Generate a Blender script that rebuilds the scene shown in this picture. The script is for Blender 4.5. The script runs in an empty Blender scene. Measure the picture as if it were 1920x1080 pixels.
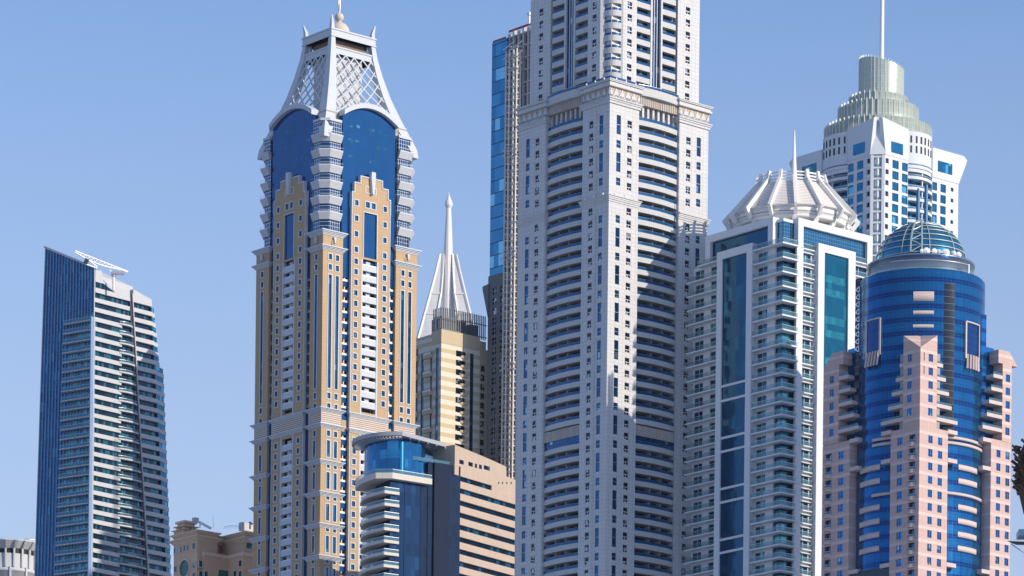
import bpy, math, random
from mathutils import Matrix, Vector
random.seed(7)
S=bpy.context.scene
C=S.collection
# ------------------------------------------------------------- camera, sky, sun, exposure
F=7750.0; YH=2540.0; ROLL=0.0112; CAMZ=2.0        # focal length and horizon in photo pixels (1920 wide), slight roll
cd=bpy.data.cameras.new('camera'); cam=bpy.data.objects.new('camera',cd); C.objects.link(cam)
cd.sensor_width=36; cd.lens=F/1920*36; cd.shift_y=(YH-540)/1920; cd.clip_start=1; cd.clip_end=60000
cam.matrix_world=Matrix.Translation((0,0,CAMZ))@Matrix.Rotation(math.radians(90),4,'X')@Matrix.Rotation(ROLL,4,'Z')
S.camera=cam
SUN_AZ=math.radians(122); SUN_EL=math.radians(22)
W=bpy.data.worlds.new('World'); S.world=W; W.use_nodes=True
nt=W.node_tree; sky=nt.nodes.new('ShaderNodeTexSky'); sky.sky_type='NISHITA'; sky.sun_disc=False
sky.sun_elevation=SUN_EL; sky.sun_rotation=SUN_AZ; sky.air_density=1.0; sky.dust_density=0.6; sky.ozone_density=3.0
bg=nt.nodes['Background']; bg.inputs['Strength'].default_value=0.15
tint=nt.nodes.new('ShaderNodeMix'); tint.data_type='RGBA'; tint.blend_type='MULTIPLY'; tint.inputs[0].default_value=1; tint.inputs[7].default_value=(.86,.935,1.09,1)
tcw=nt.nodes.new('ShaderNodeTexCoord'); spw=nt.nodes.new('ShaderNodeSeparateXYZ'); mr=nt.nodes.new('ShaderNodeMapRange'); mr.inputs[1].default_value=.34; mr.inputs[2].default_value=.05; mr.inputs[3].default_value=0; mr.inputs[4].default_value=.95; mr.clamp=True
pale=nt.nodes.new('ShaderNodeMix'); pale.data_type='RGBA'; pale.inputs[7].default_value=(3.5,3.78,4.5,1)      # dust-laden air low over the horizon
nt.links.new(sky.outputs[0],tint.inputs[6]); nt.links.new(tcw.outputs['Generated'],spw.inputs[0]); nt.links.new(spw.outputs[2],mr.inputs[0])
nt.links.new(mr.outputs[0],pale.inputs[0]); nt.links.new(tint.outputs[2],pale.inputs[6]); nt.links.new(pale.outputs[2],bg.inputs[0])
sd=bpy.data.lights.new('sun','SUN'); sd.energy=4.0; sd.angle=math.radians(0.5); sd.color=(1,.85,.67)
sun=bpy.data.objects.new('sun',sd); C.objects.link(sun)
sv=Vector((math.sin(SUN_AZ)*math.cos(SUN_EL),math.cos(SUN_AZ)*math.cos(SUN_EL),math.sin(SUN_EL)))
sun.rotation_euler=sv.to_track_quat('Z','Y').to_euler(); sun.location=(200,-200,600)
S.view_settings.view_transform='Standard'; S.view_settings.look='None'; S.view_settings.exposure=0.18; S.view_settings.gamma=1
S.render.engine='CYCLES'; S.cycles.max_bounces=6; S.cycles.transparent_max_bounces=12
# ------------------------------------------------------------- materials
MATS={}
class NT:
    def __init__(s,name):
        s.m=bpy.data.materials.new(name); s.m.use_nodes=True; s.t=s.m.node_tree
        s.b=s.t.nodes['Principled BSDF']; MATS[name]=s.m
    def n(s,k,**kw):
        x=s.t.nodes.new(k)
        for a,b in kw.items(): setattr(x,a,b)
        return x
    def l(s,a,b): s.t.links.new(a,b)
    def math(s,op,a,b=None,c=None):
        x=s.n('ShaderNodeMath',operation=op)
        for i,v in enumerate((a,b,c)):
            if v is None: continue
            if isinstance(v,(int,float)): x.inputs[i].default_value=v
            else: s.l(v,x.inputs[i])
        return x.outputs[0]
    def uv(s,cyl=None):
        tc=s.n('ShaderNodeTexCoord'); sp=s.n('ShaderNodeSeparateXYZ'); s.l(tc.outputs['Object'],sp.inputs[0])
        x,y,z=sp.outputs
        if cyl:
            cx,cy,R=cyl
            a=s.math('ARCTAN2',s.math('SUBTRACT',y,cy),s.math('SUBTRACT',x,cx)); u=s.math('MULTIPLY',a,R)
        else:
            sn=s.n('ShaderNodeSeparateXYZ'); s.l(tc.outputs['Normal'],sn.inputs[0])
            u=s.math('ADD',s.math('MULTIPLY',x,s.math('ABSOLUTE',sn.outputs[1])),s.math('MULTIPLY',y,s.math('ABSOLUTE',sn.outputs[0])))
        return tc,u,z
    def line(s,c,w,off,th):       # 1 on thin lines repeating every w metres
        f=s.math('FRACT',s.math('DIVIDE',s.math('ADD',c,off+1000*w),w))
        return s.math('LESS_THAN',f,th/w)
    def mix(s,fac,a,b):
        x=s.n('ShaderNodeMix',data_type='RGBA')
        if isinstance(fac,(int,float)): x.inputs[0].default_value=fac
        else: s.l(fac,x.inputs[0])
        for i,v in ((6,a),(7,b)):
            if isinstance(v,tuple): x.inputs[i].default_value=(*v[:3],1)
            else: s.l(v,x.inputs[i])
        return x.outputs[2]
def wallmat(name,col,pw=1.3,ph=1.15,joint=.72,th=.05,noise=.10,rough=.7,bands=None,cyl=None):
    m=NT(name); tc,u,z=m.uv(cyl)
    nz=m.n('ShaderNodeTexNoise'); nz.inputs['Scale'].default_value=.35; nz.inputs['Detail'].default_value=6; m.l(tc.outputs['Object'],nz.inputs['Vector'])
    mp=m.n('ShaderNodeMapping'); mp.inputs['Scale'].default_value=(1.2,1.2,.06); m.l(tc.outputs['Object'],mp.inputs[0])
    n2=m.n('ShaderNodeTexNoise'); n2.inputs['Scale'].default_value=1.0; n2.inputs['Detail'].default_value=4; m.l(mp.outputs[0],n2.inputs['Vector'])
    c=m.mix(m.math('MULTIPLY',nz.outputs[0],noise*2.2),col,tuple(x*.55 for x in col))
    if bands: c=m.mix(m.line(z,bands[0],bands[1],bands[2]),c,bands[3])
    c=m.mix(m.math('MULTIPLY',m.math('SUBTRACT',n2.outputs[0],.45),noise*4.2),c,tuple(x*.6 for x in col))
    if pw: # per panel tone
        wn=m.n('ShaderNodeTexWhiteNoise',noise_dimensions='2D'); cb=m.n('ShaderNodeCombineXYZ')
        m.l(m.math('FLOOR',m.math('DIVIDE',u,pw)),cb.inputs[0]); m.l(m.math('FLOOR',m.math('DIVIDE',z,ph)),cb.inputs[1]); m.l(cb.outputs[0],wn.inputs[0])
        c=m.mix(m.math('MULTIPLY',wn.outputs[0],noise*1.1),c,tuple(x*.7 for x in col))
        ln=m.math('MAXIMUM',m.line(u,pw,.37,th),m.line(z,ph,.21,th))
        c=m.mix(m.math('MULTIPLY',ln,1-joint),c,tuple(x*.25 for x in col))
    m.l(c,m.b.inputs['Base Color']); m.b.inputs['Roughness'].default_value=rough
    m.b.inputs['Specular IOR Level'].default_value=.3
    return m
def glassmat(name,col,metal=.75,rough=.06,cw=1.2,ch=3.4,var=.5,lit=None,litp=.1,mull=None,mth=.06,mcol=(.1,.14,.2),warp=.012,cyl=None,bands=None):
    m=NT(name); tc,u,z=m.uv(cyl)
    wn=m.n('ShaderNodeTexWhiteNoise',noise_dimensions='2D'); cb=m.n('ShaderNodeCombineXYZ')
    m.l(m.math('FLOOR',m.math('DIVIDE',m.math('ADD',u,.13),cw)),cb.inputs[0]); m.l(m.math('FLOOR',m.math('DIVIDE',m.math('ADD',z,.4),ch)),cb.inputs[1]); m.l(cb.outputs[0],wn.inputs[0])
    c=m.mix(m.math('MULTIPLY',wn.outputs[0],var),col,tuple(x*.25 for x in col))
    if bands: c=m.mix(m.line(z,bands[0],bands[1],bands[2]),c,bands[3])
    if lit:
        w2=m.n('ShaderNodeTexWhiteNoise',noise_dimensions='3D'); c3=m.n('ShaderNodeCombineXYZ'); m.l(cb.outputs[0],c3.inputs[0])
        va=m.n('ShaderNodeVectorMath',operation='ADD'); va.inputs[1].default_value=(17.3,5.1,3.7); m.l(cb.outputs[0],va.inputs[0]); m.l(va.outputs[0],w2.inputs[0])
        c=m.mix(m.math('LESS_THAN',w2.outputs[0],litp),c,lit)
    if mull:
        ln=m.math('MAXIMUM',m.line(u,mull[0],.13,mth),m.line(z,mull[1],.4,mth)); c=m.mix(ln,c,mcol)
    m.l(c,m.b.inputs['Base Color']); m.b.inputs['Metallic'].default_value=metal; m.b.inputs['Roughness'].default_value=rough
    if warp:
        # every pane sits at a very slightly different angle
        w3=m.n('ShaderNodeTexWhiteNoise',noise_dimensions='2D'); m.l(cb.outputs[0],w3.inputs[0])
        g=m.n('ShaderNodeNewGeometry'); sb=m.n('ShaderNodeVectorMath',operation='SUBTRACT'); sb.inputs[1].default_value=(.5,.5,.5); m.l(w3.outputs[1],sb.inputs[0])
        nn=m.n('ShaderNodeTexNoise'); nn.inputs['Scale'].default_value=.22; m.l(tc.outputs['Object'],nn.inputs['Vector'])
        s2=m.n('ShaderNodeVectorMath',operation='SUBTRACT'); s2.inputs[1].default_value=(.5,.5,.5); m.l(nn.outputs[1],s2.inputs[0])
        ad=m.n('ShaderNodeVectorMath',operation='ADD'); m.l(sb.outputs[0],ad.inputs[0]); m.l(s2.outputs[0],ad.inputs[1])
        sc=m.n('ShaderNodeVectorMath',operation='SCALE'); sc.inputs[3].default_value=warp*2; m.l(ad.outputs[0],sc.inputs[0])
        a2=m.n('ShaderNodeVectorMath',operation='ADD'); m.l(g.outputs['Normal'],a2.inputs[0]); m.l(sc.outputs[0],a2.inputs[1])
        nr=m.n('ShaderNodeVectorMath',operation='NORMALIZE'); m.l(a2.outputs[0],nr.inputs[0]); m.l(nr.outputs[0],m.b.inputs['Normal'])
    return m
def railmat(name,col,alpha=.45):
    m=NT(name); m.b.inputs['Base Color'].default_value=(*col,1); m.b.inputs['Roughness'].default_value=.08; m.b.inputs['Metallic'].default_value=.3
    m.b.inputs['Alpha'].default_value=alpha
def plain(name,col,rough=.5,metal=0.):
    wallmat(name,col,pw=None,noise=.06,rough=rough); MATS[name].node_tree.nodes['Principled BSDF'].inputs['Metallic'].default_value=metal
# ------------------------------------------------------------- measuring: photo pixel -> direction, direction -> point on a facade plane
def ray(px,py):
    dx=px-960.0; dy=YH-py; c,s=math.cos(ROLL),math.sin(ROLL)
    return (dx*c-dy*s)/F,(dx*s+dy*c)/F
def proj(x,y,z):
    a=x/y*F; b=(z-CAMZ)/y*F; c,s=math.cos(ROLL),math.sin(ROLL)
    return 960+a*c+b*s, YH-(b*c-a*s)
class Face:
    def __init__(s,t,ox,oy,dx,dy,nx,ny): s.t=t;s.ox,s.oy,s.dx,s.dy,s.nx,s.ny=ox,oy,dx,dy,nx,ny
    def p(s,u,o,z): return (s.ox+s.dx*u+s.nx*o, s.oy+s.dy*u+s.ny*o, z)
    def uz(s,px,py,o=0.0):
        a,b=ray(px,py); O=s.t.w(s.p(0,o,0)); D=s.t.w(s.p(1,o,0)); d=(D[0]-O[0],D[1]-O[1])
        u=(a*O[1]-O[0])/(d[0]-a*d[1]); return u,b*(O[1]+u*d[1])+CAMZ
    def u(s,px,py,o=0.0): return s.uz(px,py,o)[0]
    def z(s,px,py,o=0.0): return s.uz(px,py,o)[1]
    def off(s,o): return Face(s.t,s.ox+s.nx*o,s.oy+s.ny*o,s.dx,s.dy,s.nx,s.ny)
# ------------------------------------------------------------- geometry
class G:
    def __init__(s): s.v=[];s.f=[];s.m=[];s.sm=[]
    def add(s,vs,fs,m,smooth=False):
        b=len(s.v); s.v+=[tuple(v) for v in vs]
        for f in fs: s.f.append([b+i for i in f]); s.m.append(m); s.sm.append(smooth)
        return s
    def merge(s,o):
        b=len(s.v); s.v+=o.v; s.f+=[[b+i for i in f] for f in o.f]; s.m+=o.m; s.sm+=o.sm
        return s
    def hexa(s,p,m): return s.add(p,[(0,3,2,1),(4,5,6,7),(0,1,5,4),(1,2,6,5),(2,3,7,6),(3,0,4,7)],m)
    def box(s,fc,u0,u1,o0,o1,z0,z1,m):
        P=[fc.p(u,o,z) for z in (z0,z1) for u,o in ((u0,o0),(u1,o0),(u1,o1),(u0,o1))]
        return s.hexa(P,m)
    def bx(s,x0,x1,y0,y1,z0,z1,m):
        return s.hexa([(x0,y0,z0),(x1,y0,z0),(x1,y1,z0),(x0,y1,z0),(x0,y0,z1),(x1,y0,z1),(x1,y1,z1),(x0,y1,z1)],m)
    def prism(s,pts,z0,z1,m,top=None,smooth=False):
        n=len(pts); z0=z0 if isinstance(z0,list) else [z0]*n; z1=z1 if isinstance(z1,list) else [z1]*n
        q=top or pts
        v=[(x,y,z) for (x,y),z in zip(pts,z0)]+[(x,y,z) for (x,y),z in zip(q,z1)]
        s.add(v,[(i,(i+1)%n,(i+1)%n+n,i+n) for i in range(n)],m,smooth)
        s.add(v,[tuple(range(n-1,-1,-1)),tuple(range(n,2*n))],m); return s
    def fprism(s,fc,pts,o0,o1,m):
        n=len(pts); v=[fc.p(u,o0,z) for u,z in pts]+[fc.p(u,o1,z) for u,z in pts]
        return s.add(v,[(i,(i+1)%n,(i+1)%n+n,i+n) for i in range(n)]+[tuple(range(n-1,-1,-1)),tuple(range(n,2*n))],m)
    def tube(s,p0,p1,r0,r1=None,n=6,m='',smooth=True):
        r1=r0 if r1 is None else r1; p0=Vector(p0);p1=Vector(p1); d=(p1-p0).normalized()
        a=d.orthogonal().normalized(); b=d.cross(a); v=[]
        for p,r in ((p0,r0),(p1,r1)):
            for i in range(n):
                t=2*math.pi*i/n; v.append(p+a*(math.cos(t)*r)+b*(math.sin(t)*r))
        s.add(v,[(i,(i+1)%n,(i+1)%n+n,i+n) for i in range(n)],m,smooth and n>4)
        return s.add(v,[tuple(range(n-1,-1,-1)),tuple(range(n,2*n))],m)
    def bar(s,p0,p1,w,h,m,up=(0,0,1)):
        p0=Vector(p0);p1=Vector(p1); d=(p1-p0).normalized(); sd=d.cross(Vector(up)); 
        sd=sd.normalized() if sd.length>1e-4 else Vector((1,0,0)); q=sd.cross(d).normalized()
        v=[p+sd*(a*w/2)+q*(b*h/2) for p in (p0,p1) for a,b in ((-1,-1),(1,-1),(1,1),(-1,1))]
        return s.hexa(v,m)
    def lathe(s,cx,cy,prof,n,m,a0=0,a1=2*math.pi,caps=False,smooth=True):
        full=abs(a1-a0-2*math.pi)<1e-6; k=n if full else n+1; v=[]
        for r,z in prof:
            for i in range(k):
                t=a0+(a1-a0)*i/n; v.append((cx+r*math.cos(t),cy+r*math.sin(t),z))
        fs=[]
        for j in range(len(prof)-1):
            for i in range(n):
                i2=(i+1)%k; fs.append((j*k+i,j*k+i2,(j+1)*k+i2,(j+1)*k+i))
        s.add(v,fs,m,smooth)
        if caps: s.add(v,[tuple(range(k-1,-1,-1)),tuple(range((len(prof)-1)*k,len(prof)*k))],m)
        return s
    def holes(s,fc,u0,u1,z0,z1,H,m,o=0.,d=.35,back=None,mj=None,sides='both'):
        """flat wall with real openings: H=[(ua,ub,za,zb)]; reveals go d deep; back = depth of the side/top returns"""
        us=sorted({u0,u1,*[h[0] for h in H],*[h[1] for h in H]}); zs=sorted({z0,z1,*[h[2] for h in H],*[h[3] for h in H]})
        us=[u for u in us if u0-1e-6<=u<=u1+1e-6]; zs=[z for z in zs if z0-1e-6<=z<=z1+1e-6]
        idx={}
        def V(u,z):
            if (u,z) not in idx: idx[(u,z)]=len(s.v); s.v.append(fc.p(u,o,z))
            return idx[(u,z)]
        from bisect import bisect_left
        solid=[[True]*(len(zs)-1) for _ in range(len(us)-1)]
        for a,b,c,e in H:
            for i in range(bisect_left(us,a),bisect_left(us,b)):
                for j in range(bisect_left(zs,c),bisect_left(zs,e)):
                    if i<len(us)-1 and j<len(zs)-1: solid[i][j]=False
        for i in range(len(us)-1):
            j=0
            while j<len(zs)-1:
                if not solid[i][j]: j+=1; continue
                k=j
                while k<len(zs)-1 and solid[i][k]: k+=1
                s.f.append([V(us[i],zs[j]),V(us[i+1],zs[j]),V(us[i+1],zs[k]),V(us[i],zs[k])]); s.m.append(m); s.sm.append(False)
                j=k
        mj=mj or m
        for a,b,c,e in H:
            P=[fc.p(u,oo,z) for oo in (o,o-d) for u,z in ((a,c),(b,c),(b,e),(a,e))]
            s.add(P,[(0,1,5,4),(1,2,6,5),(2,3,7,6),(3,0,4,7)],mj)
        if back:
            P=[fc.p(u,oo,z) for oo in (o,o-back) for u,z in ((u0,z0),(u1,z0),(u1,z1),(u0,z1))]
            fs=[(2,3,7,6),(0,1,5,4)]
            if sides in('both','end'): fs.append((1,2,6,5))
            if sides in('both','start'): fs.append((3,0,4,7))
            s.add(P,fs,m)
        return s
def build(name,g,parent=None,rot=True):
    me=bpy.data.meshes.new(name); me.from_pydata(g.v,[],g.f)
    mk=[]; 
    for k in g.m:
        if k not in mk: mk.append(k)
    for k in mk: me.materials.append(MATS[k])
    me.polygons.foreach_set('material_index',[mk.index(k) for k in g.m])
    me.polygons.foreach_set('use_smooth',g.sm); me.update()
    o=bpy.data.objects.new(name,me); C.objects.link(o)
    if parent: o.parent=parent
    return o
class Tower:
    def __init__(s,name,label,cat,Y,px,py,th=40,group=None,k=1.0):
        a,b=ray(px,py); s.x=a*Y; s.y=Y; s.th=math.radians(th)
        s.R=Face(s,0,0,1,0,0,-1); s.L=Face(s,0,0,0,1,-1,0)
        e=bpy.data.objects.new(name,None); C.objects.link(e); e.location=(s.x*k,Y*k,0); e.scale=(k,k,k); e.rotation_euler=(0,0,s.th); e.empty_display_size=20
        e['label']=label; e['category']=cat
        if group: e['group']=group
        s.e=e; s.parts=[]
    def w(s,p):
        c,n=math.cos(s.th),math.sin(s.th); return (s.x+c*p[0]-n*p[1], s.y+n*p[0]+c*p[1], p[2] if len(p)>2 else 0)
    def part(s,name,g,subs=(),label=None): s.parts.append((name,g,subs,label)); return g
    def size(s,g):
        P=[proj(*s.w(v)) for v in g.v[::max(1,len(g.v)//24)]]
        if not P: return 0
        x0,x1=max(0,min(p[0] for p in P)),min(1920,max(p[0] for p in P)); y0,y1=max(0,min(p[1] for p in P)),min(1080,max(p[1] for p in P))
        if x1<=x0 or y1<=y0: return 0
        return (x1-x0+.3)*(y1-y0+.3)
    def finish(s,cap=100):
        by={}
        for p in s.parts: by.setdefault(p[0],[]).append(p)
        for name,ps in by.items():
            if len(ps)>cap:
                ps.sort(key=lambda p:-s.size(p[1])); rest=ps[cap-1:]; ps=ps[:cap-1]
                g=G()
                for p in rest:
                    g.merge(p[1])
                    for _,sg in p[2]: g.merge(sg)
                if g.f:
                    o=build(name,g,s.e); o['kind']='stuff'
            for nm,g,subs,lab in ps:
                o=build(nm,g,s.e)
                if lab: o['label']=lab
                for sn,sg in subs:
                    if sg.f: build(sn,sg,o)
def curve_pts(u0,u1,o0,bow,n=8):
    return [(u0+(u1-u0)*i/n, o0+bow*(1-(2*i/n-1)**2)) for i in range(n+1)]
def curved_balcony(fc,u0,u1,oback,o0,bow,z,ph,wall,slab_t=.3,thick=.18,n=8):
    g=G(); c=curve_pts(u0,u1,o0,bow,n)
    pts=[fc.p(u,o,0)[:2] for u,o in c]+[fc.p(u1,oback,0)[:2],fc.p(u0,oback,0)[:2]]
    g.prism(pts,z,z+slab_t,wall)
    inn=[fc.p(u,o-thick,0)[:2] for u,o in reversed(c)]
    g.prism([fc.p(u,o,0)[:2] for u,o in c]+inn,z+slab_t-.002,z+ph,wall)
    return g
def curved_rail(fc,u0,u1,o0,bow,z0,z1,m,mtop=None,n=8,thick=.05):
    g=G(); c=curve_pts(u0,u1,o0-.05,bow,n); inn=[fc.p(u,o-thick,0)[:2] for u,o in reversed(c)]
    g.prism([fc.p(u,o,0)[:2] for u,o in c]+inn,z0,z1,m)
    if mtop:
        inn=[fc.p(u,o-.12,0)[:2] for u,o in reversed(c)]
        g.prism([fc.p(u,o+.03,0)[:2] for u,o in c]+inn,z1,z1+.07,mtop)
    return g
def poly_balcony(pts,z,t,wall):   # plain slab in tower coordinates
    return G().prism(pts,z,z+t,wall)
wallmat('concrete',(.33,.32,.31),None)
plain('dark_metal',(.06,.07,.09),.4,.3); plain('white_metal',(.78,.78,.78),.4); plain('steel',(.55,.57,.6),.35,.6)
plain('dark_interior',(.02,.025,.03),.6)
# ------------------------------------------------------------- ground
wallmat('ground_city',(.36,.40,.46),None,noise=.2)
g=G().add([(-6000,-3000,0),(6000,-3000,0),(6000,9000,0),(-6000,9000,0)],[(0,1,2,3)],'ground_city')
o=build('ground',g); o['kind']='structure'
# ------------------------------------------------------------- tall grey residential tower in the centre
wallmat('pale_stone',(.615,.635,.655),1.5,1.147,.5,.07,.15)
wallmat('ribbed_stone',(.54,.56,.57),.75,.8,.6,.05,.10)
wallmat('tan_panel',(.50,.42,.34),.9,4,.5,.12,.12)
glassmat('window_blue',(.02,.115,.26),.8,.07,1.1,1.72,.55,lit=(.25,.4,.5),litp=.06,mull=(1.05,1.72),mth=.07,mcol=(.05,.08,.13))
glassmat('window_dark',(.012,.03,.06),.55,.1,.85,1.03,.7,lit=(.38,.42,.45),litp=.17)
plain('rail_top',(.10,.16,.24),.4)
glassmat('balcony_glazing',(.007,.018,.04),.5,.15,.9,1.72,.7,lit=(.4,.42,.42),litp=.10,mull=(.85,3.44),mth=.06,mcol=(.12,.14,.17))
railmat('rail_blue',(.012,.10,.26),.8)
def t9():
    t=Tower('residential_skyscraper','very tall pale grey tower with bowed balconies between stone piers, its top beyond the frame','skyscraper',1135,1143.5,200,41.3)
    R,L=t.R,t.L; fl=3.44; Wd=37.6; P=11.0; Q=26.4; D=2.6
    zw=R.z(1180,296.9)                      # head of a pier window
    zc1t,zc1b=R.z(1143.7,148),R.z(1143.7,192); zc2t,zc2b=R.z(1142,364),R.z(1142,376)
    zbot=R.z(1134,1125)
    top=R.z(1145,-60)
    g=G().bx(D+1,Wd-D-1,D+1,Wd-D-1,0,zc1t,'pale_stone').bx(3.5,Wd-3.5,3.5,Wd-3.5,zc1t-.5,top,'pale_stone'); t.part('core',g)
    t.part('base_walls',G().bx(.02,Wd-.02,.02,Wd-.02,0,zbot-.01,'pale_stone'))
    nf=int((zc1b-zbot)/fl)+2
    def pier(u0,u1,uw,ut,both=True):
        for F_,nm in ((R,'R'),(L,'L')):
            H=[]; 
            for k in range(-3,nf+3):
                z1=zw-k*fl
                if z1<zc1b-.6 and z1-2.0>zbot: 
                    if abs(z1-1-(zc2t+zc2b)/2)<1.6: 
                        continue
                    H.append((uw-.85,uw+.85,z1-2.05,z1,'s'))
            for k in range(-3,nf//3+3):   # three-storey rhythm: one short, one tall
                z1=zw-k*3*fl-.02-4.78*fl
                for a,b in ((z1,z1-2.1),(z1-fl,z1-fl-5.25)):
                    if a<zc1b-.6 and b>zbot and not (b-.2<zc2t and a+.2>zc2b):
                        H.append((ut-.8,ut+.8,b,a,'t'))
            g=G().holes(F_,u0,u1,zbot,zc1b,[h[:4] for h in H],'pale_stone',0,.3,back=D+1.2,sides='end' if u0==0 else 'both')
            t.part('pier',g)
            for a,b,c,e,kd in H:
                if kd=='s':
                    f=G()
                    f.box(F_,a,b,-.28,-.12,c,c+.14,'white_metal'); f.box(F_,a,b,-.28,-.10,c+.84,c+.96,'white_metal')
                    f.box(F_,(a+b)/2-.05,(a+b)/2+.05,-.28,-.14,c+.14,c+1.0,'white_metal')
                    pn=G().box(F_,a,b,-.32,-.25,c,e,'window_dark')
                    t.part('window',f,[('pane',pn)])
                else:
                    f=G().box(F_,a,b,-.24,-.16,c+1.05,c+1.12,'steel') if e-c<3 else G().box(F_,a,b,-.24,-.16,(c+e)/2,(c+e)/2+.1,'steel')
                    t.part('window',f,[('pane',G().box(F_,a,b,-.32,-.22,c,e,'window_blue'))])
    t.part('fin',G().box(L,5.15,5.35,0,.32,zbot,zc2b-1,'pale_stone')); t.part('fin',G().box(L,5.15,5.35,0,.32,zc2t+.2,zc1b-.5,'pale_stone'))  # slim fin added so its side catches the sun as a bright jamb line
    pier(0,P,7.5,3.4); pier(Q,Wd,29.9,33.9)
    # cornices round the corner pier and the outer piers
    def ring(x0,x1,y0,y1,prof):
        g=G()
        for e,za,zb in prof: g.bx(x0-e,x1+e,y0-e,y1+e,za,zb,'pale_stone')
        return g
    h=zc1t-zc1b
    prof1=[(.35,zc1b-.0,zc1b+.7),(.6,zc1b+.7,zc1b+1.15),(.85,zc1b+1.15,zc1b+1.5),
           (.75,zc1t-1.9,zc1t-1.35),(.45,zc1t-1.35,zc1t-.6),(.8,zc1t-.6,zc1t-.25),(1.0,zc1t-.25,zc1t)]
    prof2=[(.2,zc2b,zc2b+.5),(.4,zc2b+.5,zc2b+1.0),(.55,zc2b+1.0,zc2t-.3),(.8,zc2t-.3,zc2t)]
    boxes=[(0,P,0,P),(Q,Wd,0,P),(0,P,Q,Wd)]
    for b in boxes:
        t.part('cornice',ring(*b,prof1)); t.part('cornice',ring(*b,prof2))
        fr=G().bx(b[0],b[1],b[2],b[3],zc1b+1.45,zc1t-1.8,'tan_panel')
        for F_,a0,a1,oo in ((R,b[0],b[1],-b[2]),(L,b[2],b[3],-b[0])):
            n=5; w=(a1-a0)/n; za=zc1b+1.5; zb=zc1t-2.1
            pet=[(0,za)]
            for i in range(n+1):
                c=a0+w*i
                sh=[(-.46*w,za),(-.44*w,za+.30*(zb-za)),(-.30*w,za+.62*(zb-za)),(0,zb),(.30*w,za+.62*(zb-za)),(.44*w,za+.30*(zb-za)),(.46*w,za)]
                sh=[(min(max(c+x,a0),a1),z) for x,z in sh]
                fr.fprism(F_,sh,oo,oo+.22,'pale_stone')
            fr.box(F_,a0,a1,oo,oo+.22,za,za+.9,'pale_stone')
        t.part('frieze',fr)
    # lower recesses with bowed balconies
    zmech=R.z(1230,828); zf0=R.z(1198,221)
    for F_ in (R,L):
        t.part('glazing',G().box(F_,P,Q,-D-1,-D-.6,zbot,zc1t-3,'balcony_glazing'))
        for k in range(0,nf+1):
            z=zf0-k*fl-1.6
            if z<zbot-4: break
            skip=abs(z+1.0-zmech)<fl*.5
            if skip:
                zz=z-1.0
                g=G().box(F_,P,Q,-D-.6,-.55,zz+1.2,zz+fl+.6,'tan_panel')
                for i in range(22):
                    u=P+.35+i*.7; g.box(F_,u,u+.16,-.55,-.4,zz+1.2,zz+fl+.6,'ribbed_stone')
                t.part('louvre_band',g)
                t.part('glazing_strip',G().box(F_,P,Q,-D-.5,-.8,zz-1.0,zz+1.2,'window_blue'))
                continue
            g=curved_balcony(F_,P+.1,Q-.1,-D-.7,-.75,.75,z,1.38,'ribbed_stone')
            for f in (.45,.72) if k%1==0 else ():
                u=P+(Q-P)*f; g.box(F_,u-.13,u+.13,-D-.6,-1.4,z+.3,z+fl,'pale_stone')
            r=curved_rail(F_,P+.15,Q-.15,-.8,.75,z+1.38,z+2.2,'rail_blue','rail_top')
            t.part('balcony',g,[('railing',r)])
        # mechanical storey below the cornice: tan louvres over a row of small columns
        za=zf0+.5
        g=G().box(F_,P,Q,-D-.6,-.7,za+3.6,za+6.0,'tan_panel')
        for i in range(22): g.box(F_,P+.35+i*.7,P+.5+i*.7,-.7,-.5,za+3.6,za+6.0,'ribbed_stone')
        t.part('louvre_band',g)
        g=G()
        for i in range(8): g.box(F_,P+.7+i*1.95,P+1.45+i*1.95,-D-.6,-1.6,za,za+3.6,'pale_stone')
        t.part('colonnade',g)
        t.part('glazing_strip',G().box(F_,P,Q,-D-.62,-D-.5,za,za+3.6,'window_blue'))
        g=curved_balcony(F_,P+.1,Q-.1,-D-.7,-.2,.9,za+6.0,2.2,'ribbed_stone')
        t.part('balcony',g,[('railing',curved_rail(F_,P+.15,Q-.15,-.25,.9,za+8.2,za+8.9,'rail_blue','steel'))])
    # upper shaft
    s=2.0; c=4.5; z0=zc1t; n2=int((top-z0)/fl)+1
    zw2=R.z(1183,121,-s)
    t.part('terrace_railing',G().box(R,.2,P,-.2,-.1,zc1t,zc1t+1.1,'rail_blue').box(L,.2,P,-.2,-.1,zc1t,zc1t+1.1,'rail_blue'))
    for F_ in (R,L):
        for u0,u1,uw in ((s+c,11.6,8.9),(27.2,Wd-s,31.1)):
            H=[(uw-.85,uw+.85,zw2+k*fl-2.05,zw2+k*fl) for k in range(-1,n2) if zw2+k*fl<top and zw2+k*fl-2.1>z0+.2]
            t.part('pier',G().holes(F_,u0,u1,z0,top,H,'pale_stone',-s,.3,back=D))
            for a,b,cc,e in H:
                f=G(); o=-s
                f.box(F_,a,b,o-.28,o-.10,cc+.82,cc+1.0,'white_metal'); f.box(F_,(a+b)/2-.05,(a+b)/2+.05,o-.28,o-.14,cc,cc+1.,'white_metal'); f.box(F_,a,b,o-.28,o-.12,cc,cc+.14,'white_metal')
                t.part('window',f,[('pane',G().box(F_,a,b,o-.32,o-.25,cc,e,'window_dark'))])
        # recess: balconies, blue glass, balconies
        t.part('glazing',G().box(F_,11.6,27.2,-s-1.9,-s-1.5,z0,top,'balcony_glazing'))
        fin=G().box(F_,17.0,17.7,-s-1.6,-s-.1,z0,top,'pale_stone').box(F_,20.9,21.5,-s-1.6,-s-.1,z0,top,'pale_stone'); t.part('fin',fin)
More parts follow.
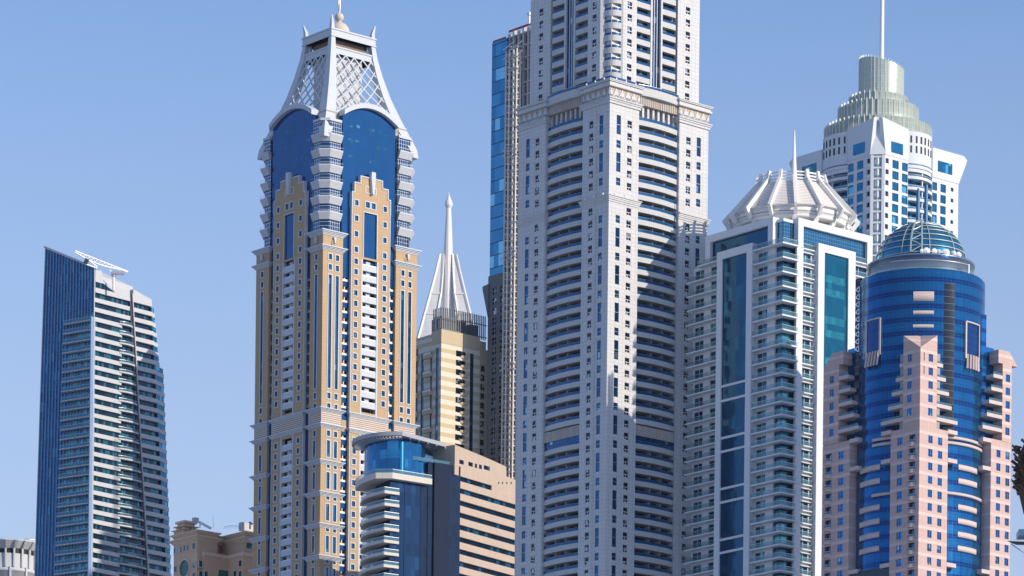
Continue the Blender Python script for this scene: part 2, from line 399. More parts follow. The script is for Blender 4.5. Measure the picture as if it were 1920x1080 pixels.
        t.part('glazing_strip',G().box(F_,17.7,20.9,-s-1.5,-s-.8,z0,top,'window_blue'),[('mullion',G().box(F_,18.75,18.9,-s-.8,-s-.6,z0,top,'white_metal').box(F_,19.8,19.95,-s-.8,-s-.6,z0,top,'white_metal'))])
        for k in range(0,n2+1):
            z=zf0+10.9+k*fl
            if z>top: break
            for a,b in ((11.7,16.9),(21.6,26.6)):
                g=G().box(F_,a,b,-s-1.5,-s-.2,z,z+.3,'ribbed_stone').box(F_,a,b,-s-.35,-s-.2,z+.3,z+1.5,'ribbed_stone')
                t.part('balcony',g,[('railing',G().box(F_,a,b,-s-.33,-s-.27,z+1.5,z+2.2,'rail_blue'))])
    # chamfered corner with round balconies
    p0=(s,s+c); p1=(s+c,s); q=math.sqrt(.5); CF=Face(t,p0[0],p0[1],q,-q,-q,-q); wd=c/q
    H=[(1.25,wd-.6,z0,top)]
    t.part('pier',G().box(CF,0,1.25,-1.2,0,z0,top,'pale_stone').box(CF,wd-.6,wd,-1.2,0,z0,top,'pale_stone'))
    t.part('glazing',G().box(CF,1.25,wd-.6,-1.5,-1.3,z0,top,'balcony_glazing'))
    for k in range(0,n2+1):
        z=zf0+10.3+k*fl
        if z>top: break
        g=curved_balcony(CF,1.2,wd-.55,-1.3,0,1.1,z,1.6,'ribbed_stone')
        t.part('balcony',g,[('railing',curved_rail(CF,1.25,wd-.6,-.05,1.1,z+1.6,z+2.3,'rail_blue','steel'))])
    for xx in (0,1):
        for F_ in (R,L):
            zz=[zc1t,zc2t][xx]
            for i in range(3): t.part('cornice_lamp',G().box(F_,1.5+i*3.6,1.8+i*3.6,.6,.9,zz,zz+.55,'white_metal'))
    t.finish()
t9()
# ------------------------------------------------------------- brown and blue tower with the flared lattice crown
wallmat('tan_stone',(.51,.365,.22),1.2,1.1,.65,.06,.15)
wallmat('white_render',(.54,.59,.65),None,noise=.10)
wallmat('white_ribbed',(.53,.57,.62),2.4,.55,.8,.05,.08)
wallmat('brown_louvre',(.34,.24,.19),None,noise=.1,bands=(.62,0,.3,(.62,.58,.55)))
glassmat('deep_blue_glass',(.002,.075,.23),.42,.10,2.6,4.92,.10,lit=(.005,.072,.21),litp=.06,mull=(2.6,4.92),mth=.06,mcol=(.008,.06,.16),warp=.006)
glassmat('blue_pane',(.02,.14,.32),.6,.08,1.0,1.67,.45,lit=(.12,.3,.42),litp=.07)
glassmat('lattice_window',(.02,.07,.17),.5,.1,.9,1.2,.4,mull=(.9,1.25),mth=.11,mcol=(.75,.77,.8))
def tb():
    t=Tower('landmark_tower','tan stone and deep blue glass tower under a flared white lattice crown','skyscraper',1300,605.7,470,40,k=1.03)
    R,L=t.R,t.L; fl=3.338
    WR,WL=37.8,35.3
    seg={R:[0,7.9,11.1,15.0,22.0,26.5,29.2,WR],L:[0,6.5,9.1,14.2,20.9,25.6,28.4,WL]}
    zb=R.z(604,1130)
    zt=R.z(606,430); z_c2a,z_c2b=R.z(606,459),R.z(606,467); zt_b=R.z(606,439)
    zm1,zm1b=R.z(604,764),R.z(604,771); zm2,zm2b=R.z(604,794),R.z(604,801)
    zbl=R.z(650,486,-1)           # foot of the blue curtain wall
    zarc=R.z(695,206,-1); zspr=zarc-3.9
    t.part('base_walls',G().bx(.02,WR-.02,.02,WL-.02,0,zb-.02,'tan_stone'))
    t.part('core',G().bx(2.6,WR-2.6,2.6,WL-2.6,0,zspr+1,'concrete'))
    W1=zt-R.z(606,473)+0; wz=[R.z(617,476),R.z(617,495.5)]      # heads of the two square pier windows
    tall_t=R.z(617,515); tall_b=R.z(617,728); sq=[R.z(617,737),R.z(617,757)]
    lw=R.z(617,808)
    def window(F_,a,b,c,e,o=0,fw=.32,mat='blue_pane'):
        f=G()
        for x0,x1,z0,z1 in ((a-fw,b+fw,c-fw,c),(a-fw,b+fw,e,e+fw),(a-fw,a,c,e),(b,b+fw,c,e)): f.box(F_,x0,x1,o-.2,o+.14,z0,z1,'white_render')
        f.box(F_,(a+b)/2-.04,(a+b)/2+.04,o-.26,o-.16,c,e,'dark_metal') if b-a>1 and e-c<4 else None
        t.part('window',f,[('pane',G().box(F_,a,b,o-.3,o-.22,c,e,mat))])
    def pier(F_,u0,u1,cols,first):
        H=[]
        for uc in cols:
            w=.62
            for z in wz+sq: H.append((uc-w,uc+w,z-1.75,z))
            H.append((uc-w+.0,uc+w,tall_b,tall_t))
            k=0
            while True:
                z=lw-k*3*fl
                if z-2<zb+.5: break
                H.append((uc-w,uc+w,z-1.7,z))
                if z-3.1-5.2>zb+.5: H.append((uc-w,uc+w,z-3.1-5.2,z-3.1))
                k+=1
        t.part('pier',G().holes(F_,u0,u1,zb,zt-.1,H,'tan_stone',0,.32,back=2.7,sides='end' if u0==0 else 'both'))
        for h in H: window(F_,*h)
    # pixel columns measured on the photo
    pier(R,seg[R][0],seg[R][1],(2.85,5.65),True); pier(L,seg[L][0],seg[L][1],(3.3,),True)
    pier(R,seg[R][6],seg[R][7],(32.0,34.9),False); pier(L,seg[L][6],seg[L][7],(31.9,),False)
    # projecting cornices
    def ring(x0,x1,y0,y1,za,zb_,e=1.15):
        g=G(); n=4
        for i in range(n):
            f0=za+(zb_-za)*i/n; f1=za+(zb_-za)*(i+1)/n; ee=e*((i+1)/n)**1.3
            g.bx(x0-ee,x1+ee,y0-ee,y1+ee,f0,f1,'white_render')
        return g
    pb=[(0,7.9,0,6.5),(29.2,WR,0,8),(0,8,28.4,WL)]
    lev=[(zt_b,zt),(z_c2b,z_c2a),(zm1b,zm1),(zm2b,zm2)]
    k=1
    while True:
        z=R.z(604,862)-(k-1)*3*fl
        if z<zb: break
        lev.append((z-1.3,z)); k+=1
    for b in pb:
        for a,c in lev: t.part('cornice',ring(*b,a,c))
        t.part('louvre_band',G().bx(b[0]-.08,b[1]+.08,b[2]-.08,b[3]+.08,zm2,zm1b,'brown_louvre'))
        # shield ornaments on the frieze
        for F_,um,oo in ((R,(b[0]+b[1])/2+.3,-b[2]),(L,(b[2]+b[3])/2,-b[0])):
            if (F_ is R and b[2]>5) or (F_ is L and b[0]>5): continue
            zc=(zt_b+z_c2a)/2; g=G()
            n=14; ou=[(um+1.1*math.cos(6.283*i/n),zc-.5+1.1*math.sin(6.283*i/n)) for i in range(n)]; g.fprism(F_,ou,oo,oo+.2,'tan_stone')
            ou=[(um+.75*math.cos(6.283*i/n),zc-.5+.75*math.sin(6.283*i/n)) for i in range(n)]; g.fprism(F_,ou,oo+.2,oo+.26,'concrete')
            g.fprism(F_,[(um-.12,zc-.7),(um+.12,zc-.7),(um+.5,zc+1.3),(um-.5,zc+1.3)],oo+.2,oo+.8,'white_render')
            t.part('ornament',g)
    nfl=int((zbl-zb)/fl)+1
    for F_ in (R,L):
        s=seg[F_]; ob=.25
        # blue curved-top curtain wall behind the bay
        ua,ub=s[1]+.05,s[6]-.05; cu=(ua+ub)/2; hw=(ub-ua)/2
        pts=[(ua,zbl-6),(ub,zbl-6)]+[(cu+hw*math.cos(math.pi*i/20)*1.0, zspr+(zarc-zspr)*(1-(math.cos(math.pi*i/20))**2)) for i in range(21)]
        t.part('curtain_wall',G().fprism(F_,pts,-2.6,-.9,'deep_blue_glass'))
        rw=random.Random(11 if F_ is R else 12)
        for q in range(3):
            for i in range(6):
                if rw.random()<.62: uu=ua+2.2+i*(ub-ua-4)/6; t.part('lit_window',G().box(F_,uu,uu+1.7,-.9,-.86,zspr-3.2-q*4.92-.0,zspr-2.1-q*4.92,'lit_blue'))
        rim=G()
        P=[(cu-hw*1.03*math.cos(math.pi*i/20), zspr+(zarc-zspr)*(1-(math.cos(math.pi*i/20))**2)) for i in range(21)]
        for i in range(20):
            (a,za),(b,zb2)=P[i],P[i+1]
            rim.fprism(F_,[(a,za-.2),(b,zb2-.2),(b,zb2+1.35),(a,za+1.35)],-2.8,.5,'white_render')
        t.part('arched_rim',rim)
        # bay
        b0,b1,b2,b3=s[2],s[3],s[4],s[5]; bw=b3-b0
        zg0=R.z(680,330,0) if F_ is R else L.z(545,329,0)
        zg=R.z(700,331) ; 
        ztop=R.z(694,327); st1=R.z(708,348)-0; st2=R.z(722,369)
        steps=[(b0,b3,st2-1.2),(b0+.6*1.6,b3-.6*1.6,st1-1.0),(b0+3.3*bw/15.4,b3-3.3*bw/15.4,ztop-1.6)]
        H=[]
        wc=((b0+b1)/2-.15,(b2+b3)/2+.1)
        zz=[]; z0=R.z(667.6,376)
        for i in range(4): zz.append(z0-i*4.92)
        z1=R.z(667.6,486)
        for i in range(0,nfl+4):
            z=z1-i*fl
            if z-2<zb: break
            if zm2b-.6<z+.3 and z-2<zm1+.6: continue
            zz.append(z)
        for uc in wc:
            for z in zz: H.append((uc-.68,uc+.68,z-1.65,z))
        cpan=(b1+.9,b2-.9,R.z(711,489.5),R.z(681,398.5))
        for dx in (-1.9,1.9):
            um=(b1+b2)/2+dx*.62
            for z in (zz[0]+.2,zz[0]+4.9): H.append((um-.8,um+.8,z-1.8,z))
        bal0,bal1=b1+.35,b2-.35
        Hall=H+[(cpan[0],cpan[1],cpan[2],cpan[3])]+[(bal0,bal1,zm1+.9,cpan[2]-.6),(bal0,bal1,zb,zm2b-.9)]
        t.part('bay_wall',G().holes(F_,b0,b3,zb,steps[0][2],Hall,'tan_stone',ob,.6,back=3.0))
        gb=G()
        gb.box(F_,steps[1][0],steps[1][1],-.9,ob-.003,steps[0][2],steps[1][2],'tan_stone'); gb.box(F_,steps[2][0],steps[2][1],-.9,ob-.006,steps[1][2],steps[2][2],'tan_stone')
        t.part('stepped_gable',gb)
        cp=G()
        for i,(a,b,z) in enumerate(steps):
            nxt=steps[i+1] if i<2 else ((a+b)/2,(a+b)/2)
            cp.box(F_,a-.12,nxt[0]+.1,-.9,ob+.2,z,z+.4,'white_render'); cp.box(F_,nxt[1]-.1,b+.12,-.9,ob+.2,z,z+.4,'white_render')
            zl=steps[i-1][2] if i else z-4.5
            cp.box(F_,a-.14,a+.2,-.9,ob+.2,zl,z,'white_render'); cp.box(F_,b-.2,b+.14,-.9,ob+.2,zl,z,'white_render')
        for e in (b0,b3): cp.box(F_,e-.12,e+.12,-.6,ob+.1,zb,steps[0][2]-4.5,'white_render')
        t.part('coping',cp)
        um=(b0+b3)/2
        t.part('finial',G().fprism(F_,[(um-.35,ztop-6.6),(um+.35,ztop-6.6),(um+.85,ztop-1.2),(um+.8,ztop+.4),(um-.8,ztop+.4),(um-.85,ztop-1.2)],ob,ob+1.2,'white_render'))
        for h in H: window(F_,*h,o=ob)
        f=G(); a,b,c,e=cpan
        for x0,x1,z0_,z1_ in ((a-.3,b+.3,e,e+.35),(a-.3,a,c,e),(b,b+.3,c,e)): f.box(F_,x0,x1,ob-.2,ob+.15,z0_,z1_,'white_render')
        t.part('tall_window',f,[('pane',G().box(F_,a,b,ob-.5,ob-.4,c,e,'deep_blue_glass'))])
        # white balcony column
        t.part('balcony_recess',G().box(F_,bal0,bal1,-1.8,-1.5,zb,cpan[2]-.6,'balcony_glazing'))
        for e in (bal0,bal1): t.part('pilaster',G().box(F_,e-.3,e+.3,-1.0,ob+.08,zb,cpan[2]-.6,'white_render'))
        z=cpan[2]-.9-fl
        while z>zb-3:
            if not (zm2b-1.2<z+1.4<zm1+1.2):
                g=G().box(F_,bal0+.3,bal1-.3,-1.6,ob-.05,z,z+.25,'white_render').box(F_,bal0+.3,bal1-.3,ob-.22,ob-.05,z+.25,z+1.75,'white_render')
                m=(bal0+bal1)/2; g.box(F_,m-.85,m+.85,-1.5,-.7,z+1.75,z+fl,'white_render')
                t.part('balcony',g,[('railing',G().box(F_,bal0+.3,bal1-.3,ob-.2,ob-.14,z+1.75,z+2.1,'steel'))])
            z-=fl
        # mid-height louvre band across the bay
        t.part('louvre_band',G().box(F_,b0+.02,b3-.02,-.5,ob+.12,zm2,zm1b,'brown_louvre'))
        for a,c in ((zm1b,zm1),(zm2b,zm2)):
            g=G()
            for i in range(4):
                ee=.9*((i+1)/4)**1.3; g.box(F_,b0-ee,b3+ee,-.5,ob+ee+.1,a+(c-a)*i/4,a+(c-a)*(i+1)/4,'white_render')
            t.part('cornice',g)
        # narrow strips beside the bay
        for q,(a,b) in enumerate(((s[1],s[2]),(s[5],s[6]))):
            t.part('glazing_strip',G().box(F_,a,b,-2.3,-2.0,zb,zbl-.5,'balcony_glazing'))
            z=zbl-2.1
            solid=(F_ is L)
            while z>zb-3:
                if z>zm2b or not solid:
                    if not(zm2b-.5<z+.9<zm1+.5):
                        t.part('spandrel',G().box(F_,a+.05,b-.05,-2.2,-1.0,z,z+1.65,'deep_blue_glass'))
                        g=G().box(F_,a+.05,a+.3,-2.1,-1.0,z+1.65,z+fl,'white_render').box(F_,(a+b)/2-.2,(a+b)/2+.2,-2.1,-1.1,z+1.65,z+fl,'white_render').box(F_,a+.3,b-.05,-1.1,-1.0,z+1.65,z+2.3,'steel')
                        t.part('balcony_door',g)
                z-=fl
            top=zm1 if solid else zm1
            zlo=zb if solid else zm2b-1
            pts=[(a+.1,zlo),(b-.1,zlo),(b-.1,top-1.2),((a+b)/2+.6,top+.3),((a+b)/2-.6,top+.3),(a+.1,top-1.2)]
            t.part('blue_shaft',G().fprism(F_,pts,-2.0,-.7,'deep_blue_glass'))
            if not solid: t.part('blue_shaft_door',G().box(F_,a+.7,b-.7,-.7,-.6,zm2b,zm2+2.5,'tan_stone'))
    # corner towers with stacked flared balconies
    zlat=R.z(611,252); z_leg=R.z(609,222)
    def chamf(cx,cy,sx,sy,w1,w2,c,e,zb_):   # octagonal-ish plan round a corner, growing outward by e
        P=[(-e,w2),(-e,c-.41*e),(c-.41*e,-e),(w1,-e),(w1,w2)]
        return [(cx+sx*x,cy+sy*y) for x,y in P]
    corners=[(0,0,1,1,7.2,6.4),(WR,0,-1,1,7.6,7.0),(0,WL,1,-1,7.2,6.0)]
    for cx,cy,sx,sy,w1,w2 in corners:
        t.part('corner_glazing',G().prism(chamf(cx,cy,sx,sy,w1,w2,2.4,-1.0,0),zt-.5,zlat,'lattice_window'))
        bx=G().prism(chamf(cx,cy,sx,sy,w1,w2,2.4,-.6,0),zlat,z_leg,'lattice_window')
        bx.prism(chamf(cx,cy,sx,sy,w1,w2,2.4,-.3,0),z_leg,z_leg+.8,'white_render')
        t.part('corner_lantern',bx)
        for i in range(6):
            z=R.z(606,430)+4.93*(i+1)-2.0
            z+=0.9
            P0=chamf(cx,cy,sx,sy,w1,w2,2.4,-.45,0); P1=chamf(cx,cy,sx,sy,w1,w2,2.4,.5,0)
            g=G().prism(P0,z,z+2.0,'white_ribbed',top=P1).prism(P1,z+2.0,z+2.35,'white_render')
            P2=chamf(cx,cy,sx,sy,w1,w2,2.4,.4,0)
            rl=G()
            for k in range(3):
                p,q=P2[k],P2[k+1]; rl.bar((*p,z+3.1),(*q,z+3.1),.06,.06,'steel')
            t.part('balcony',g,[('railing',rl)])
    # crown legs
    def zi(s_,y): return ray(618,y)[1]*t.w((s_,s_))[1]+CAMZ
    prof=[(-.1,zlat-.5,2.0),(.3,zi(.3,238),3.2),(2.2,zi(2.4,214),3.8),(4.4,zi(4.8,186),3.6),(6.5,zi(6.9,155),3.0),(8.2,zi(8.6,122),2.5),(9.4,zi(9.6,92),2.0),(10.2,zi(10.2,62),1.45),(10.2,zi(10.2,42),1.1),(10.0,zi(10,27),.35)]
    # re-measure heights for the inset plane
    def sweep(cx,cy,sx,sy):
        g=G(); v=[]
        for s_,z,w in prof:
            for x,y in ((0,0),(w,0),(w,w),(0,w)): v.append((cx+sx*(s_+x),cy+sy*(s_+y),z))
        n=len(prof); fs=[]
        for i in range(n-1):
            for j in range(4): fs.append((4*i+j,4*i+(j+1)%4,4*i+4+(j+1)%4,4*i+4+j))
        fs+= [(0,1,2,3),(4*n-4,4*n-3,4*n-2,4*n-1)]
        return g.add(v,fs,'white_render')
    for cx,cy,sx,sy in ((0,0,1,1),(WR,0,-1,1),(0,WL,1,-1),(WR,WL,-1,-1)): t.part('crown_leg',sweep(cx,cy,sx,sy))
    def sz(z):
        for (s0,z0,w0),(s1,z1,w1) in zip(prof,prof[1:]):
            if z0<=z<=z1: f=(z-z0)/(z1-z0); return s0+(s1-s0)*f, w0+(w1-w0)*f
        return prof[-1][0],.4
    S0=10.0; zr1=(zi(S0,67),zi(S0,51)); zr2=(zi(S0,98),zi(S0,84))
    for a,c in (zr1,zr2):
        t.part('crown_frame',G().bx(S0,WR-S0,S0,WL-S0,a,c,'white_render').bx(S0-.25,WR-S0+.25,S0-.25,WL-S0+.25,c-.5,c,'white_render').bx(S0-.2,WR-S0+.2,S0-.2,WL-S0+.2,a,a+.4,'white_render'))
    t.part('crown_louvre',G().bx(S0+2.5,WR-S0-2.5,S0+2.5,WL-S0-2.5,zr2[1],zr1[0],'louvre_brown'))
    for x in (S0+1.6,WR-S0-2.2):
        for y in (S0+1.6,WL-S0-2.2): t.part('crown_post',G().bx(x,x+.6,y,y+.6,zr2[1],zr1[0],'white_render'))
    zl0=zspr-2; zl1=zr2[0]
    t.part('crown_core',G().prism([(11.6,11.6),(WR-14.2,11.6),(WR-14.2,WL-14.2),(11.6,WL-14.2)],zl0-4,zl1,'white_ribbed'))
    for F_,Wf in ((R,WR),(L,WL)):
        g=G(); nz=6; nu=5
        def pt(v,k):
            z=zl0+(zl1-zl0)*k; s_,w=sz(z); u0=s_+w*.6; u1=Wf-s_-w*.6
            return F_.p(u0+(u1-u0)*v,-s_-.5,z)
        for j in range(nz):
            for i in range(nu):
                a=i/nu;b=(i+1)/nu;m=(a+b)/2; k0=j/nz;k1=(j+1)/nz;km=(k0+k1)/2
                for p,q in (((a,km),(m,k1)),((m,k1),(b,km)),((b,km),(m,k0)),((m,k0),(a,km))): g.bar(pt(*p),pt(*q),.36,.36,'white_render')
        t.part('lattice',g)
    # floor slab closing the drum under the crown and the roof behind the arches
    t.part('roof',G().bx(2.7,WR-2.7,2.7,WL-2.7,zspr+1,zspr+1.4,'white_render').prism([(3,3),(WR-3,3),(WR-3,WL-3),(3,WL-3)],zspr+1.4,zarc+1,'white_render',top=[(8,8),(WR-8,8),(WR-8,WL-8),(8,WL-8)]))
    cx,cy=WR/2,WL/2; zd=zr1[1]+.6; r=3.4
    dm=G().lathe(cx,cy,[(r+.4,zd-1),(r+.3,zd+1.2)]+[(r*math.cos(a*math.pi/20),zd+1.2+r*math.sin(a*math.pi/20)) for a in range(0,10)],24,'cream_dome')
    zt2=zd+1.2+r
    dm.lathe(cx,cy,[(.7,zt2-.3),(.7,zt2+.3)]+[(1.45*math.sin(a*math.pi/12),zt2+1.6-1.45*math.cos(a*math.pi/12)) for a in range(2,13)],20,'cream_dome')
    t.part('dome',dm)
    m=G()
    for dx,dy in ((-.5,-.3),(.5,.3),(0,.6)): m.tube((cx+dx*.4,cy+dy*.4,zt2+3.0),(cx+dx*1.1,cy+dy*1.1,zt2+5.5),.14,.2,6,'steel'); m.tube((cx+dx*1.1,cy+dy*1.1,zt2+5.5),(cx+dx*.6,cy+dy*.6,zt2+14),.2,.1,6,'steel')
    t.part('mast',m)
    t.finish()
plain('louvre_brown',(.24,.18,.15),.8)
glassmat('lit_blue',(.008,.12,.25),.4,.15,.85,1.1,.6,lit=(.05,.25,.35),litp=.15)
wallmat('cream_dome',(.62,.56,.48),None,noise=.1)
tb()
# ------------------------------------------------------------- white tower with teal glass and a ribbed round roof
wallmat('bright_white',(.68,.72,.76),None,noise=.07)
wallmat('cap_cream',(.77,.78,.77),None,noise=.08)
wallmat('cap_louvre',(.75,.74,.71),None,noise=.06,bands=(.55,0,.16,(.42,.37,.32)))
glassmat('teal_glass',(.003,.07,.155),.6,.07,1.5,3.4,.22,lit=(.005,.095,.185),litp=.08,mull=(1.5,3.6),mth=.05,mcol=(.01,.10,.15),warp=.01)
glassmat('teal_grid_glass',(.02,.16,.28),.75,.07,.85,.95,.25,mull=(.85,.95),mth=.08,mcol=(.3,.42,.48),warp=.01)
glassmat('teal_window',(.012,.11,.19),.6,.08,1.2,2.4,.5,lit=(.08,.3,.36),litp=.1,mull=(1.3,2.6),mth=.06,mcol=(.01,.05,.08))
railmat('rail_teal',(.14,.30,.36),.30)
glassmat('teal_glass_lit',(.004,.125,.21),.6,.07,1.5,3.6,.2,lit=(.01,.19,.27),litp=.12,mull=(1.5,3.6),mth=.05,mcol=(.01,.1,.15),warp=.01)  # copy of the teal glass for the right face, lit look put into its colour
glassmat('lit_teal',(.02,.25,.33),.45,.12,1.5,1.9,.5,mull=(1.5,60),mth=.1,mcol=(.01,.15,.2))
def t10():
    t=Tower('white_tower','white tower with tall teal glass panels and ribbed round cream roof','skyscraper',1080,1467,560,40,k=1.034)
    R,L=t.R,t.L
    zb=R.z(1462,1135)
    WR,WL=R.u(1636,439,-1.5)+.6,L.u(1323,444,-1.5)+.4
    ztL=L.z(1449.5,405.6); pt=ztL
    oW=-1.5
    u1452,u1438,u1420,u1411=[L.u(p,640,oW) for p in (1452.4,1438.6,1420,1411)]
    ys=[453.5+27.1*k for k in range(12)]; y=ys[-1]
    while y<1120: y+=24.35; ys.append(y)
    zs=[R.z(1468-(y-455)*.0112,y) for y in ys]
    topz=zs[0]
    t.part('core',G().bx(2.2,WR-1.6,2.2,WL-1.6,0,pt-1.0,'concrete')); t.part('base_walls',G().bx(1.52,WR-.02,1.52,WL-.02,0,zb-.02,'bright_white'))
    # columns of wall / window on each face at wall plane
    def column(F_,u0,u1,win,sides='both',o=oW):
        H=[]
        for a,b in zip(zs,zs[1:]+[zs[-1]-3.4]):
            if win and b+.4>zb: H.append((win[0],win[1],b+.38,a-.75))
        t.part('wall',G().holes(F_,u0,u1,zb,zs[0],H,'bright_white',o,.35,back=.7,sides=sides))
        for h in H:
            w=G().box(F_,h[0],h[1],o-.4,o-.3,h[2],h[3],'teal_window')
            t.part('window',w,[('frame',G().box(F_,(h[0]+h[1])/2-.05,(h[0]+h[1])/2+.05,o-.3,o-.22,h[2],h[3],'white_metal').box(F_,h[0],h[1],o-.3,o-.2,h[3]-.1,h[3],'white_metal'))])
    # corner glazing, recessed
    cg=G().bx(2.0,6.2,2.0,6.6,zb,topz,'teal_window')
    t.part('corner_glazing',cg)
    column(L,u1452,u1438,None); column(L,u1438,11.4,(u1438+.15,u1420),'end')
    column(R,5.6,7.9,None,o=-.5); 
    column(R,7.9,12.4,(8.2,11.6),'both')
    # frame-panel projections
    def frame(F_,a,b,c,d,zt,zg,bands):
        g=G()
        g.box(F_,a,b,oW-.6,.45,zb,zt,'bright_white').box(F_,c,d,oW-.6,.45,zb,zt,'bright_white').box(F_,b,c,oW-.6,.45,zg,zt,'bright_white')
        t.part('panel_frame',g)
        t.part('glass_panel',G().box(F_,b,c,oW-.5,.0,zb,zg,'teal_glass' if F_ is L else 'teal_glass_lit'))
        if F_ is R:
            for q in range(9):
                zq=zg-7.5-q*3.61*1.0*(1 if q%2 else 1)-(q//2)*3.6
                if zq>zb: t.part('lit_floor',G().box(F_,b+.9,c-.9,0,.03,zq,zq+1.9,'lit_teal'))
        for z in bands:
            if z>zb: t.part('panel_band',G().box(F_,b,c,0,.32,z-.3,z+.3,'bright_white'))
    bl=[L.z(1399,y) for y in (714.5,742,812,837.6,907.6,933,1003.5,1028,1099)]
    frame(L,11.3,13.4,22.9,24.9,L.z(1411,456.5),L.z(1402,474),bl)
    frame(R,12.5,14.8,R.u(1589,500),R.u(1602,500),R.z(1533,456.5),R.z(1543,474),[R.z(1543,y) for y in (713,742,812,837)])
    c1=R.u(1602,500); 
    column(R,c1,WR-1.6,(c1+.3,WR-2.6),'both'); 
    t.part('wall',G().box(R,WR-1.9,WR,oW-.6,-.4,zb,topz,'bright_white'))
    # left outer bay
    column(L,24.9,29.4,(25.2,L.u(1332,640,oW)),'both'); 
    uA,uB=L.u(1319,640,oW),L.u(1302,640,oW); column(L,29.4,uB+.4,(uA,uB-.1),'both')
    # slabs with glass rails
    for i,z in enumerate(zs):
        for F_,a,b in ((L,24.95,36.9),):
            if i==0: b=33
            g=G().box(F_,a,b,oW-.6,.25,z-.32,z,'bright_white')
            t.part('balcony',g,[('railing',G().box(F_,a,b,.12,.2,z,z+1.1,'rail_teal').box(F_,a,b,.08,.22,z+1.1,z+1.17,'steel'))])
        g=G().prism([(-.2,11.25),(-.2,-.2),(5.7,-.2),(5.7,3),(3,3),(3,11.25)],z-.38,z,'bright_white')
        rl=G().box(L,-.1,11.2,.0,.08,z,z+1.1,'rail_teal').box(R,-.1,5.6,.0,.08,z,z+1.1,'rail_teal').box(L,-.1,11.2,-.02,.1,z+1.1,z+1.17,'steel').box(R,0,5.6,-.02,.1,z+1.1,z+1.17,'steel')
        t.part('balcony',g,[('railing',rl)])
        for a,b in ((7.95,12.45),(c1+.05,WR-1.9)):
            g=G().box(R,a,b,oW-.6,-.6,z-.3,z,'bright_white').box(R,a,b,oW-.2,-.9,z-1.15,z-.95,'bright_white')
            t.part('balcony',g,[('railing',G().box(R,a,b,-.75,-.68,z,z+1.1,'rail_teal').box(R,a,b,-.78,-.64,z+1.1,z+1.17,'steel'))])
    # top storey: white picture frames round wide glass, notch at the corner
    nL=L.u(1449.5,420,-.4); nR=R.u(1497,410,-.4)
    uLe=L.u(1323,444,-.4); uRe=R.u(1636,439,-.4)
    def bigframe(F_,a,b,nz):
        fw=1.9; g=G()
        g.box(F_,a,b,-2.6,-.35,nz-1.9,nz,'bright_white').box(F_,a,a+fw,-2.6,-.35,topz-.1,nz-1.9,'bright_white').box(F_,b-fw,b,-2.6,-.35,topz-.1,nz-1.9,'bright_white')
        t.part('roof_frame',g)
        t.part('top_glazing',G().box(F_,a+fw,b-fw,-2.4,-1.3,topz-.1,nz-1.9,'teal_grid_glass' if F_ is R else 'teal_glass'))
    bigframe(L,nL,uLe,pt); bigframe(R,nR,uRe,pt)
    t.part('top_glazing',G().bx(2.0,nR+.3,2.0,nL+.3,topz,pt-1.3,'teal_grid_glass')); t.part('roof_slab',G().bx(1.9,uRe-.5,1.9,uLe-.5,pt-1.3,pt-.5,'bright_white'))
    # lower side wings with glass tops
    wl=G().bx(4,uRe-4,uLe-.3,uLe+2.6,zb,L.z(1320,452),'bright_white'); t.part('wing',wl); t.part('wing_glazing',G().box(L,uLe+.1,uLe+2.5,-4.3,-3.9,topz-2,L.z(1320,452)-1,'teal_glass'))
    t.part('wing',G().bx(uRe-.3,uRe+2.7,4,uLe-4,zb,R.z(1640,455),'bright_white')); t.part('wing_glazing',G().box(R,uRe+.1,uRe+2.6,-4.1,-3.7,topz-4,R.z(1640,457)-.4,'teal_glass'))
    # ribbed round roof
    cx,cy=WR/2+1.0,WL/2+.3
    Yc=t.w((cx,cy))[1]
    def zc(px,y): return ray(px,y)[1]*Yc+CAMZ
    N=16
    def rp(r,i,z,h=0): a=2*math.pi*(i+h)/N+ang0; return (cx+r*math.cos(a),cy+r*math.sin(a),z)
    ang0=math.radians(-90-40)   # a rib faces the viewer
    z0=pt-.5; zr=zc(1478,433); zbrow=zc(1360,408); ztop=zc(1428,355); zrail=zc(1428,340)
    t.part('pavilion_wall',G().lathe(cx,cy,[(12.6,z0-1),(12.9,zr)],32,'tan_panel2'))
    for i in range(N): t.part('pavilion_column',G().bar(rp(13.4,i,z0-.5),rp(15.0,i,zr),1.3,.9,'cap_cream',up=(0,0,1)))
    t.part('ring_beam',G().lathe(cx,cy,[(12.9,zr-.4),(15.2,zr-.4),(15.6,zr+.3),(15.3,zr+.45),(15.9,zr+.7),(15.9,zr+2.4),(13,zr+2.6)],48,'cap_cream').lathe(cx,cy,[(15.92,zr+.95),(16.0,zr+1.1),(15.92,zr+1.2)],48,'concrete'))
    skin=G()
    for i in range(N):
        a,b=rp(17.0,i,zr+2.6),rp(17.0,i+1,zr+2.6); c,d=rp(9.3,i+1,ztop),rp(9.3,i,ztop)
        skin.add([a,b,c,d],[(0,1,2,3)],'cap_louvre'); skin.add([rp(17,i,zr+2.6),rp(17,i+1,zr+2.6),rp(15.5,i+1,zr+2.2),rp(15.5,i,zr+2.2)],[(0,1,2,3)],'cap_cream')
    skin.lathe(cx,cy,[(9.3,ztop-.3),(9.0,ztop),(0.1,ztop+.2)],N,'cap_cream',ang0,ang0+2*math.pi-1e-9,smooth=False)
    t.part('roof_skin',skin)
    for i in range(N):
        g=G(); w=.8
        g.bar(rp(18.0,i,zr+2.0),rp(9.5,i,ztop+.5),w,1.2,'cap_cream'); g.bar(rp(9.6,i,ztop-.3),rp(8.9,i,zrail+.8),w,1.1,'cap_cream',up=(0,0,1))
        g.bar(rp(17.9,i,zr+2.3),rp(16.2,i,zr+.2),w*1.1,1.1,'cap_cream')
        t.part('rib',g)
    rl=G()
